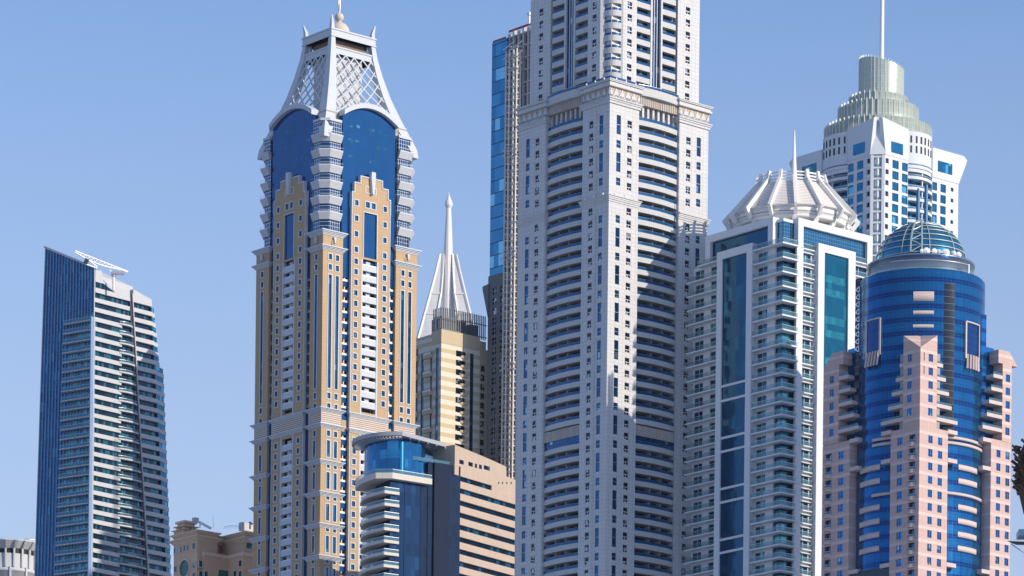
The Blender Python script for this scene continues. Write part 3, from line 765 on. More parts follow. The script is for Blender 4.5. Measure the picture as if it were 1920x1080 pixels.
    for k in range(3):
        z=ztop+.6+k*.85
        for i in range(N): rl.bar(rp(9.0,i,z),rp(9.0,i+1,z),.3,.35,'cap_cream')
    t.part('top_railing',rl)
    px0=rp(9.2,0,0); t.part('needle',G().tube((px0[0],px0[1],ztop-.5),(px0[0],px0[1],ray(1480,244)[1]*(t.w(px0)[1])+CAMZ),.85,.12,10,'cap_cream'))
    t.finish()
wallmat('tan_panel2',(.55,.47,.38),1.1,6,.6,.12,.12)
t10()
# ------------------------------------------------------------- pink stone and blue glass cylinder tower with a glass dome
wallmat('pink_stone',(.56,.41,.38),1.4,1.14,.75,.05,.10,bands=(3.41,.2,.75,(.62,.51,.49)))
wallmat('pink_light',(.60,.51,.49),1.2,1.1,.8,.05,.08)
railmat('rail_glass',(.10,.26,.34),.42)
plain('drum_metal',(.30,.40,.49),.25,.75)
def t12():
    t=Tower('domed_tower','round blue glass tower with pink stone bays and a glass dome on top','skyscraper',1040,1725.5,705,40,k=1.02)
    R,L=t.R,t.L; fl=3.41
    WR,WL=R.u(1905,1000),L.u(1541,1000); cx,cy=WR/2-.4,WL/2; Rc=16.6
    Yc=t.w((cx,cy))[1]
    def zc(px,y): return ray(px,y)[1]*Yc+CAMZ
    glassmat('cylinder_blue',(.015,.20,.44),.75,.10,1.1,3.41,.18,mull=(1.15,1.705),mth=.05,mcol=(.16,.26,.42),warp=.03,cyl=(cx,cy,Rc),bands=(3.41,.9,1.15,(.008,.07,.24)))
    glassmat('flat_blue',(.02,.19,.48),.75,.08,1.3,3.41,.3,mull=(1.3,3.41),mth=.07,mcol=(.05,.1,.2),bands=(3.41,.9,1.1,(.008,.07,.24)))
    glassmat('bright_pane',(.02,.20,.55),.7,.08,1.0,1.8,.35,lit=(.2,.45,.7),litp=.06,mull=(.95,1.8),mth=.06,mcol=(.02,.06,.2))
    def cyl(px,y,r=Rc):      # angle and height of the point of the cylinder seen at a photo pixel
        best=min(((abs(proj(*t.w((cx+r*math.cos(a),cy+r*math.sin(a),250)))[0]-px),a) for a in [math.radians(d*.5) for d in range(-430,-10)] if t.w((cx+r*math.cos(a),cy+r*math.sin(a)))[1]<t.w((cx,cy))[1]))
        a=best[1]; p=t.w((cx+r*math.cos(a),cy+r*math.sin(a))); return a,ray(px,y)[1]*p[1]+CAMZ
    zb=R.z(1725,1135); ztc=zc(1612,536); zdr=zc(1640,500); zdome=zc(1812,491); ztop=zc(1730,417)
    t.part('glass_cylinder',G().lathe(cx,cy,[(Rc,0),(Rc,ztc),(Rc-.4,ztc+.5),(0.1,ztc+.5)],96,'cylinder_blue'))
    t.part('drum',G().lathe(cx,cy,[(13.9,ztc+.3),(13.7,zdr-.5),(13.9,zdr-.5),(13.9,zdr),(13.3,zdr),(13.3,zdr-.8),(.1,zdr-.8)],96,'drum_metal'))
    # parapet rail standing on the rim at the left
    rl=G().lathe(cx,cy,[(Rc-.9,ztc+2.6),(Rc-.75,ztc+2.6),(Rc-.75,ztc+2.8),(Rc-.9,ztc+2.8)],40,'steel',math.radians(195),math.radians(275))
    rl.tube((cx+(Rc-.8)*math.cos(math.radians(275)),cy+(Rc-.8)*math.sin(math.radians(275)),ztc-5),(cx+(Rc-.8)*math.cos(math.radians(275)),cy+(Rc-.8)*math.sin(math.radians(275)),ztc+2.8),.2,.2,8,'steel')
    t.part('rim_rail',rl)
    # dome
    rd=11.5; hd=ztop-zdome; rings=9
    dg=G().lathe(cx,cy,[(rd*math.cos(i*math.pi/20)*.99,zdome-.6+hd*math.sin(i*math.pi/20)*.99) for i in range(0,10)]+[(.2,zdome-.6+hd*.97)],40,'dome_glass')
    t.part('dome_glazing',dg)
    for i in range(rings):
        a=i*math.pi/2/rings; r=rd*math.cos(a)+.05; z=zdome-.6+hd*math.sin(a)
        t.part('dome_ring',G().lathe(cx,cy,[(r-.3,z-.05),(r+.10,z-.10),(r+.12,z+.12),(r-.3,z+.16)],64,'dome_frame'))
    for j in range(10):
        a=2*math.pi*j/10+.35; g=G(); P=[(cx+(rd*math.cos(b)+.1)*math.cos(a),cy+(rd*math.cos(b)+.1)*math.sin(a),zdome-.6+(hd+.1)*math.sin(b)) for b in [k*math.pi/24 for k in range(0,13)]]
        for p,q in zip(P,P[1:]): g.bar(p,q,.16,.2,'dome_frame')
        t.part('dome_rib',g)
    # heavy open truss arch at the left of the dome
    g=G(); A=[math.radians(212),math.radians(226)]
    PP=[]
    for a in A:
        P=[(cx+(rd*math.cos(b)+.45)*math.cos(a),cy+(rd*math.cos(b)+.45)*math.sin(a),zdome-.6+(hd+.4)*math.sin(b)) for b in [k*math.pi/20 for k in range(0,10)]]
        PP.append(P)
        for p,q in zip(P,P[1:]): g.bar(p,q,.35,.35,'dome_frame')
    for k in range(9): g.bar(PP[k%2][k],PP[1-k%2][k+1],.22,.22,'dome_frame')
    t.part('dome_truss',g)
    for px,y0 in ((1721,357),(1736,348)):
        b=ray(px,415); r=ray(px,y0); X=b[0]*Yc
        c_,n_=math.cos(t.th),math.sin(t.th); dx,dy=X-t.x,Yc-t.y; lx,ly=c_*dx+n_*dy,-n_*dx+c_*dy
        t.part('mast',G().tube((lx,ly,ztop-2),(lx,ly,r[1]*Yc+CAMZ),.55,.5,10,'mast_blue').tube((lx,ly,r[1]*Yc+CAMZ),(lx,ly,r[1]*Yc+CAMZ+.5),.3,.2,8,'dark_metal'))
    # ---- stone bays at the corners
    def window(F_,uc,zt_,w=1.6,h=1.9,o=0,mat='bright_pane'):
        t.part('window',G().box(F_,uc-w/2,uc+w/2,o-.32,o-.22,zt_-h,zt_,mat),[('frame',G().box(F_,uc-.05,uc+.05,o-.22,o-.14,zt_-h,zt_,'dark_metal').box(F_,uc-w/2,uc+w/2,o-.22,o-.14,zt_-h+.65,zt_-h+.73,'dark_metal'))])
    zw0=R.z(1748,665)                       # head of the first window of the front bay
    zsl=R.z(1756,683,0)                     # first slab
    zwide=R.z(1725,797)                     # where the bay widens
    ztp_f,ztp_b=R.z(1721,650),R.z(1757,629,0)
    ub=6.0; UB=10.2
    nU=int((ztp_f-zwide)/fl)
    # upper bay
    for F_ in (R,L):
        H=[(ub*.62-.8,ub*.62+.8,zw0-k*fl-1.9,zw0-k*fl) for k in range(0,9) if zw0-k*fl-1.9>zwide+.3]
        if F_ is R: H+=[(1.2,1.5,zw0-k*fl-2,zw0-k*fl+.1) for k in (0,1)]
        t.part('bay_wall',G().holes(F_,0,ub,zwide,ztp_f,H,'pink_stone',0,.3,back=3.5,sides='end'))
        for h in H:
            if h[1]-h[0]>1: window(F_,(h[0]+h[1])/2,h[3])
            else: t.part('slit_window',G().box(F_,h[0],h[1],-.35,-.25,h[2],h[3],'dark_interior'))
    t.part('bay_roof',G().prism([(0,0),(ub,0),(ub,ub),(0,ub)],ztp_f-.02,[ztp_f,ztp_b,ztp_b+1,ztp_b],'pink_stone').bx(.4,ub+1.5,.4,ub+1.5,zwide,ztp_f-.5,'concrete'))
    for k in range(5):
        z=zsl-k*fl
        for F_,ext in ((R,(8.1,9.2,10.4,11.4,13.6)),(L,(7.3,8.6,10.0,11.3,13.8))):
            e=ext[k]; g=G().box(F_,ub,e,-4.2,0.02,z-.55,z-.25,'pink_light').box(F_,ub-.01,e,-.35,0.03,z-.25,z+.35,'pink_light').box(F_,e-.25,e,-4.2,-.35,z-.25,z+.35,'pink_light')
            t.part('balcony',g,[('railing',G().box(F_,ub,e-.05,-.2,-.12,z+.35,z+1.0,'rail_glass').box(F_,e-.2,e-.12,-3.5,-.2,z+.35,z+1.0,'rail_glass'))])
            if k<4: t.part('balcony_glazing',G().box(F_,ub,ub+3,-4.0,-3.6,z-fl+.35,z-.55,'flat_blue'))
    # lower bays (front, left and right corners)
    def lower(F_,u0,u1,cols,bal,side,zt_,zh):
        H=[]; n=int((zt_-zb)/fl)+1
        for k in range(n):
            z=zh-k*fl
            if z+.3>zt_ or z-2.4<zb: continue
            for uc,w in cols: H.append((uc-w/2,uc+w/2,z-1.9,z))
            if bal: H.append((bal-1.1,bal+1.1,z-2.5,z+.1))
        t.part('bay_wall',G().holes(F_,u0,u1,zb,zt_,H,'pink_stone',0,.35,back=4.0,sides=side))
        for h in H:
            w=h[1]-h[0]
            if w<2.1: window(F_,(h[0]+h[1])/2,h[3],w=w)
            else:
                t.part('door',G().box(F_,h[0],h[1],-.95,-.8,h[2],h[3],'bright_pane').box(F_,h[0],h[0]+.6,-.8,-.35,h[2],h[3],'dark_interior'))
                g=curved_balcony(F_,h[0]-.2,h[1]+.2,-.8,.15,.75,h[2]-.35,.95,'pink_stone',.3,.15,6)
                t.part('balcony',g,[('railing',curved_rail(F_,h[0]-.2,h[1]+.2,.1,.75,h[2]+.6,h[2]+1.1,'rail_glass','steel',6))])
    zh=R.z(1746,792)
    lower(R,0,UB,[(3.9,1.55),(7.4,1.55)],None,'end',zwide,zh)
    lower(L,0,UB,[(6.9,1.9)],2.6,'end',zwide,zh)
    t.part('bay_core',G().bx(.9,UB,.9,UB,0,zwide-.3,'pink_stone'))
    t.part('base_walls',G().bx(.02,WR-.02,.02,WL-.02,0,zb-.02,'pink_stone'))
    # right and left wings
    ulw=WL-9.8; urw=WR-9.6; zwr=R.z(1884,658); zwl=L.z(1567,661)
    lower(R,urw,WR-2.2,[(R.u(1872,860),1.5),(R.u(1889,860),1.5)],None,'start',zwide+.5,R.z(1872,819))
    lower(L,ulw,WL,[(L.u(1577,860),2.0)],L.u(1553,900),'both',zwide+.2,L.z(1577,822))
    for F_,W_,zt_,uw in ((R,WR,zwr,R.u(1890,700)),(L,WL,zwl,L.u(1560,700))):
        H=[(uw-.8,uw+.8,z-1.9,z) for z in [zw0-.6-k*fl for k in range(0,5)]]
        t.part('bay_wall',G().holes(F_,W_-5.6,W_-(2.2 if F_ is R else 0),zwide+.3,zt_-3.4,H,'pink_stone',0,.3,back=4.0,sides='both' if F_ is L else 'start'))
        for h in H: window(F_,(h[0]+h[1])/2,h[3])
        g=G().fprism(F_,[(W_-7.2,zt_-3.4),(W_,zt_-3.4),(W_-3.2,zt_),(W_-7.2,zt_)],-4.5,0,'pink_stone'); t.part('gable',g)
        t.part('balcony_glazing',G().box(F_,W_-9.4,W_-5.6,-3.6,-3.2,zwide,zt_+1,'flat_blue').box(F_,W_-12,W_-9.0,-3.2,-2.7,zwide,zt_+9,'flat_blue'))
        for k in range(5):
            z=zsl+.6-k*fl; e=W_-9.0-k*.75 if k<4 else W_-12.8
            g=G().box(F_,e,W_-5.6,-3.6,.02,z-.55,z-.25,'pink_light').box(F_,e,W_-5.59,-.35,.03,z-.25,z+.35,'pink_light').box(F_,e,e+.25,-3.6,-.35,z-.25,z+.35,'pink_light')
            t.part('balcony',g,[('railing',G().box(F_,e+.05,W_-5.6,-.2,-.12,z+.35,z+1.0,'rail_glass'))])
    # sun-facing chamfered edge of the right wing
    t.part('bay_wall',G().prism([(WR-2.2,0),(WR,2.2),(WR,9),(WR-4,9),(WR-4,.8)],zb,zwr-3.4,'pink_stone')); t.part('bay_wall',G().bx(urw+.4,WR-2.3,.9,8,zb,zwide,'pink_stone')); t.part('bay_wall',G().bx(.9,8,ulw+.4,WL-.4,zb,zwide,'pink_stone'))
    # overhanging slabs and curved stone bands
    for y in (797,851,912,1048):
        z=R.z(1740,y)
        for F_,a,b in ((R,UB,UB+3.4),(L,UB,UB+3.4),(R,urw-3.0,urw),(L,ulw-3.2,ulw)):
            if y==912: continue
            t.part('overhanging_slab',G().box(F_,a,b,-3.8,.05,z-1.0,z,'pink_light'))
    g=[]
    for F_,a0,a1 in ((R,-90,0),(L,180,270)):
        for y in (826,836,930):
            z=cyl(1640,y)[1]
            t.part('stone_band',G().lathe(cx,cy,[(Rc-.1,z-.35),(Rc+.3,z-.35),(Rc+.3,z+.35),(Rc-.1,z+.35)],40,'pink_light',math.radians(a0),math.radians(a1)))
    def cpanel(pa,pb,ya,yb):
        a0,z1=cyl(pa,ya); a1,_=cyl(pb,ya); z0=cyl(pa,yb)[1]
        t.part('stone_panel',G().lathe(cx,cy,[(Rc-.05,z0),(Rc+.12,z0),(Rc+.12,z1),(Rc-.05,z1)],6,'pink_light',a0,a1))
    for y in (874,900,949,975,1000,1026): cpanel(1615,1652,y+6,y+16)
    for y in (874,900,949,975,1000,1026): cpanel(1799,1833,y-3,y+7)
    for y0,y1 in ((547,565),(583,590),(609,615)): cpanel(1711,1749,y0,y1)
    # tall framed recesses with slanted fins
    for ang,pa,pb in ((-171,1624,1650),(-93,1809,1833)):
        aa,z1=cyl(pa,603); ab,_=cyl(pb,603); z0=cyl(pa,672)[1]
        a=(aa+ab)/2; w=(ab-aa)/2
        g=G()
        for s_ in (-1,1): 
            b=a+s_*w; g.bar((cx+(Rc+.15)*math.cos(b),cy+(Rc+.15)*math.sin(b),z0),(cx+(Rc+.15)*math.cos(b),cy+(Rc+.15)*math.sin(b),z1),.45 if (s_>0)==(ang<-150) else .2,.5,'pink_light')
        g.lathe(cx,cy,[(Rc,z1-.2),(Rc+.4,z1-.2),(Rc+.4,z1+.15),(Rc,z1+.15)],6,'pink_light',a-w,a+w)
        t.part('recess_frame',g)
        t.part('recess_glazing',G().lathe(cx,cy,[(Rc+.03,z0+1),(Rc+.06,z1-.2)],6,'recess_blue',a-w*.93,a+w*.93))
        for i in range(5):
            b=a-w+2*w*(i+.3)/5; b2=b+math.radians(1.5)
            t.part('slanted_fin',G().bar((cx+(Rc+.6)*math.cos(b),cy+(Rc+.6)*math.sin(b),z0-2.6),(cx+(Rc+.2)*math.cos(b2),cy+(Rc+.2)*math.sin(b2),z0+1.1),.5,.5,'pink_light'))
    # dark reflection-free service slot beside the right side of the front bay, and podium glass low on the left
    t.part('service_slot',G().lathe(cx,cy,[(Rc+.02,zwide-2),(Rc+.04,cyl(1775,530)[1])],8,'slot_glass',cyl(1769,600)[0],cyl(1788,600)[0]))
    for F_,a,b in ((R,UB,UB+2.2),(R,urw-2.4,urw),(L,ulw-2.4,ulw)): t.part('service_slot',G().box(F_,a,b,-4.2,-3.2,zb,zwide-1,'slot_glass'))
    t.part('podium_glass',G().box(L,UB,ulw,-3,-.6,0,L.z(1671,1060,-.6),'slot_teal'))
    # vertical silver lettering strip at the left edge of the cylinder
    g=G(); F2=L; us=L.u(1607,600,-2.0); z=zc(1607,545)
    rnd=random.Random(3)
    zz=zc(1607,668)
    t.part('sign_backing',G().box(L,us-.9,us+.9,-3.2,-2.2,zz-14,z+2,'slot_glass'))
    while zz<z:
        h=1.55
        g.box(L,us-.75,us-.55,-2.2,-2.0,zz,zz+h,'chrome'); g.fprism(L,[(us-.7,zz),(us-.45,zz),(us+.75,zz+h*.45),(us+.75,zz+h*.6),(us-.45,zz+h),(us-.7,zz+h),(us+.3,zz+h*.52)],-2.2,-2.0,'chrome')
        zz+=h+.35
    t.part('sign_lettering',g)
    t.finish()
    # dishes and aerials on the drum
    k=1.02
    for i,(px,y,r) in enumerate(((1728,479,.35),(1736.5,477,.62),(1752,478,.5),(1760.5,479,.42),(1773.5,479,.6),(1788,482,.5),(1797,484,.5))):
        # stand on the rim of the drum
        best=None
        for a in [j*.01 for j in range(-330,60)]:
            p=t.w((cx+13.4*math.cos(a),cy+13.4*math.sin(a),zdr+1)); q=proj(*p)
            if p[1]<Yc and (best is None or abs(q[0]-px)<best[0]): best=(abs(q[0]-px),a)
        a=best[1]; p=t.w((cx+13.4*math.cos(a),cy+13.4*math.sin(a))); e=bpy.data.objects.new('satellite_dish',None); C.objects.link(e); e.location=(p[0]*k,p[1]*k,zdr*k); e.rotation_euler=(0,0,math.radians(rng_(i)))
        zc_=max(.5,(ray(px,y)[1]*p[1]+CAMZ-zdr))
        lab=['tiny white dish, first from the left on the grey drum','largest white dish near the middle of the grey drum','white dish third from the left on the drum rim','small white dish fourth from left, touching its neighbour','white dish fifth from left on the drum rim under the dome','white dish next to last on the right of the drum rim','rightmost white dish on the grey drum rim'][i]
        e['label']=lab; e['category']='satellite dish'; e['group']='satellite dishes under the glass dome'
        R_=r*1.55
        g=G(); prof=[(0.02,0)]+[(R_*x,.28*R_*x*x) for x in (.3,.6,.85,1)]
        g2=G().lathe(0,0,prof,20,'white_metal')
        # turn the bowl to face out (-y) and slightly up
        v=[(x,z-.15-.3,y+zc_) for x,y,z in g2.v]; g2.v=v
        build('reflector',g2,e)
        build('feed_arm',G().tube((0,-.15,zc_-R_*.9),(0,-.15-R_*.9,zc_),.05,.05,5,'steel'),e)
        build('mount',G().tube((0,0,0),(0,0,zc_),.1,.1,6,'steel'),e)
def rng_(i): return [12,5,20,-18,8,-10,14][i]
plain('mast_blue',(.05,.17,.35),.4,.2); plain('chrome',(.8,.82,.85),.2,.6); plain('dome_frame',(.50,.60,.62),.4,.3)
glassmat('dome_glass',(.05,.27,.42),.7,.10,2.5,1.5,.3,lit=(.1,.3,.38),litp=.15)
glassmat('slot_glass',(.006,.015,.03),.3,.1,1.2,1.7,.3,mull=(50,1.7),mth=.12,mcol=(.10,.12,.15)); glassmat('slot_teal',(.003,.03,.06),.3,.15,1.5,3,.2)
glassmat('recess_blue',(.006,.06,.22),.6,.1,1.2,1.7,.3,mull=(50,1.7),mth=.1,mcol=(.03,.1,.3))
t12()
# ------------------------------------------------------------- white tower behind with stacked glass drums
wallmat('cool_white',(.62,.68,.74),None,noise=.08)
def t11():
    t=Tower('stepped_drum_tower','white residential tower topped by stacked pale green glass drums and a tall mast','skyscraper',1290,1646,290,40,k=1.02)
    R,L=t.R,t.L; fl=3.43
    WR=R.u(1797,345); WL=WR; zb=R.z(1647,700); z1=R.z(1657,289); cx,cy=WR/2,WL/2
    Yc=t.w((cx,cy))[1]
    def zc(px,y): return ray(px,y)[1]*Yc+CAMZ
    t.part('core',G().bx(1.6,WR-1,1.6,WL-1,0,z1,'cool_white'))
    cc=3.1
    Fc=Face(t,0,cc,math.sqrt(.5),-math.sqrt(.5),-math.sqrt(.5),-math.sqrt(.5)); cw=cc*math.sqrt(2)
    n=int((z1-zb)/fl)
    for F_ in (R,L):
        H=[]; c1=[F_.u(p,330) for p in ((1679,1696.5) if F_ is R else (1612.5,1595))]
        c2=[F_.u(p,350) for p in (1752.5,1768.5)] if F_ is R else [WL-10,WL-6.5]
        zz=[z1-.55-k*fl for k in range(n)]
        zz2=[R.z(1679,301)-k*fl for k in range(n)] if True else zz
        for z in zz2:
            for c,w in ((c1[0],2.8),(c1[1],2.6),(c2[0],2.2),(c2[1],2.5)): H.append((c-w/2,c+w/2,z-2.6,z))
            H.append((WL-3.4,WL-2.2,z-2.4,z-.3))
            H.append((cc+.35,cc+1.75,z-2.5,z-.05))
        t.part('wall',G().holes(F_,cc,c1[1]+1.4,zb,z1,[h for h in H if h[1]<c1[1]+1.4],'cool_white',0,.5,back=1.2))
        t.part('wall',G().holes(F_,c2[0]-1.2,WL,zb,z1-3,[h for h in H if h[0]>c2[0]-1.2 and h[3]<z1-3.1],'cool_white',0,.5,back=1.2))
        for h in H:
            if h[1]>c1[1]+1.4 and (h[0]<c2[0]-1.2 or h[3]>z1-3.1): continue
            w=h[1]-h[0]
            if w>1.45: t.part('window',G().box(F_,h[0],h[1],-.5,-.3,h[2],h[3],'aqua_window'))
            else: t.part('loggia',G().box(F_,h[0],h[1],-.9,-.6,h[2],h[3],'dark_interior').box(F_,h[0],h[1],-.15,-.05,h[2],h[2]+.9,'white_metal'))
        # curved balconies between
        a,b=c1[1]+1.4,c2[0]-1.2
        t.part('glazing',G().box(F_,a,b,-1.5,-1.1,zb,z1-3,'aqua_window'))
        for k in range(n):
            z=R.z(1710,310)-k*fl-1
            g=curved_balcony(F_,a,b,-1.3,0,1.7,z,.9,'cool_white',.3,.18,8); t.part('balcony',g,[('railing',curved_rail(F_,a,b,0,1.7,z+.9,z+1.4,'rail_glass','white_metal'))])
            g=G(); g.box(F_,(a+b)/2-.2,(a+b)/2+.2,0.6,1.1,z+.3,z+fl,'cool_white'); t.part('balcony_post',g)
        # bowed penthouse wall with slit windows
        ztw=zc(1730,276)
        g=curved_balcony(F_,a,b,-3,-.3,1.6,z1-3.2,ztw-z1+3.4,'cool_white',.4,.5,10); t.part('penthouse_wall',g)
        for r_ in range(2):
            for i in range(6):
                u=a+(b-a)*(i+.7)/6.4; o=-.3+1.6*(1-(2*(u-a)/(b-a)-1)**2)
                t.part('slit_window',G().box(F_,u-.35,u+.35,o-.3,o+.06,ztw-3.4-r_*3.1,ztw-1.2-r_*3.1,'dark_interior'))
        # sloping crests
        e0,e1=1.8,c1[1]+1.4
        zt0=zc(1646,241)-4.6; zt1=zt0-1.2
        g=G().fprism(F_,[(e0+1.5,z1),(e1,z1),(e1,zt1+.5),(cc*.55,zt0+1.0)],-1.5,.15,'cool_white'); t.part('crest',g)
        t.part('wide_window',G().box(F_,c1[0]-2.2,c1[0]+3.0,.1,.25,z1+1.2,z1+4.6,'aqua_window'))
        zw=(R.z(1742,275)+R.z(1742,275))/2
        g=G().fprism(F_,[(c2[0]-1.2,z1-3),(WL,z1-3),(WL+3.6,z1+4.8),(WL+3.6,zw-1.0),(WL+2,zw),(c2[0]-1.2,zw)],-2.5,.2,'cool_white'); t.part('crest',g)
        t.part('wide_window',G().box(F_,c2[0]+1.1,c2[0]+7.6,.15,.3,z1-.8,z1+2.6,'aqua_window'))
    # chamfered corner of open loggias
    t.part('pier',G().box(Fc,0,.95,-2,0,zb,z1,'cool_white').box(Fc,cw-.95,cw,-2,0,zb,z1,'cool_white'))
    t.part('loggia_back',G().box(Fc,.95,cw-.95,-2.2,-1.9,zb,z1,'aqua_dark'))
    for k in range(n+1):
        z=z1-k*fl
        t.part('loggia_slab',G().box(Fc,.95,cw-.95,-2,-.1,z-.9,z-.35,'cool_white'),[('railing',G().box(Fc,.95,cw-.95,-.2,-.12,z-.35,z+.45,'rail_glass'))])
    zk=zc(1646,241)-3
    P0=[Fc.p(-.3,.2,z1),Fc.p(cw+.3,.2,z1),Fc.p(cw/2+1,-1.2,zk),Fc.p(cw/2-1,-1.2,zk)]; Q=[(x+1.5,y+1.5,z) for x,y,z in P0]
    t.part('corner_crest',G().hexa(P0+Q,'cool_white'))
    # drums
    glassmat('pale_glass',(.47,.55,.47),.25,.30,1.0,1.9,.22,mull=(1.0,1.9),mth=.12,mcol=(.60,.66,.60),cyl=(cx,cy,13),warp=.02)
    zA=zc(1547,245); zB=zc(1572,207); zC=zc(1592,187); zD0=zc(1611,176)
    tiers=[(16.9,z1-2,zA,cx,cy),(12.6,zA-1,zB,cx,cy),(9.2,zB-1,zC,cx,cy)]
    for r,a,b,x,y in tiers:
        g=G().lathe(x,y,[(r,a),(r,b),(r-.5,b+.1),(.1,b+.1)],64,'pale_glass'); subs=[]
        nf=int(r*3.6)
        for i in range(nf):
            an=2*math.pi*i/nf; f=G().bar((x+(r+.15)*math.cos(an),y+(r+.15)*math.sin(an),a),(x+(r+.15)*math.cos(an),y+(r+.15)*math.sin(an),b+(.6 if math.cos(an+math.radians(40))<-.1 else .15)),.16 if math.cos(an+math.radians(40))<-.1 else .08,.5 if math.cos(an+math.radians(40))<-.1 else .06,'fin_white',up=(math.cos(an),math.sin(an),0))
            subs.append(f)
        fg=G()
        for f in subs: fg.merge(f)
        t.part('glass_drum',g,[('vertical_fins',fg)])
    t.part('parapet_windows',G().lathe(cx,cy,[(16.95,z1+5.6),(17.0,z1+7.4)],64,'aqua_window'))
    # slanted top drum
    th=t.th; px_=cx+.8*math.cos(-th)+0; py_=cy+.8*math.sin(-th); r=7.05; g=G(); N=40; pts=[(px_+r*math.cos(2*math.pi*i/N),py_+r*math.sin(2*math.pi*i/N)) for i in range(N)]
    zl,zr=zc(1611,112),zc(1694,135)
    def zt_(x,y):
        wx=math.cos(th)*(x-px_)-math.sin(th)*(y-py_); return zl+(zr-zl)*(wx/r+1)/2
    g.prism(pts,zC-1,[zt_(x,y) for x,y in pts],'pale_glass',smooth=True)
    fg=G()
    for i in range(0,N):
        x,y=pts[i]; wx=math.cos(th)*(x-px_)-math.sin(th)*(y-py_)
        fg.bar((x,y,zC-1),(x,y,zt_(x,y)+.6),.16,.4 if wx<-2 else .18,'fin_white',up=(x-px_,y-py_,0))
    t.part('glass_drum',g,[('vertical_fins',fg)])
    t.part('mast',G().tube((px_,py_,zr-2),(px_,py_,zl+35),.75,.55,12,'white_metal'))
    t.finish()
    # window cleaning crane standing on the second drum
    k=1.02
    e=bpy.data.objects.new('maintenance_crane',None); C.objects.link(e); w=t.w((cx+7.0,cy-9.0)); e.location=(w[0]*k,w[1]*k,zB*k); e['label']='thin grey folding crane arm leaning out over the pale green drums'; e['category']='crane'
    wx=lambda px,y:(ray(px,y)[0]*w[1]-w[0], ray(px,y)[1]*w[1]+CAMZ-zB)
    P=[wx(1694,184),wx(1701,198),wx(1650,208)]
    b0=wx(1699,206)
    build('base',G().bx(b0[0]-1.2,b0[0]+1.0,-1,1,-.2,1.4,'steel'),e)
    build('jib',G().bar((P[1][0],-1,P[1][1]),(P[2][0],-2.5,P[2][1]),.5,.6,'steel').bar((P[0][0],-1,P[0][1]),(P[1][0],-1,P[1][1]),.5,.6,'dark_metal').bar((b0[0],-.5,.8),(P[1][0],-1,P[1][1]),.6,.6,'steel'),e)
glassmat('aqua_window',(.015,.18,.34),.65,.08,1.2,3.43,.4,lit=(.12,.45,.6),litp=.12,mull=(1.2,60),mth=.06,mcol=(.02,.1,.18))
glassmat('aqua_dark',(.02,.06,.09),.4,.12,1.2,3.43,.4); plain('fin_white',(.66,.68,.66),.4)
t11()
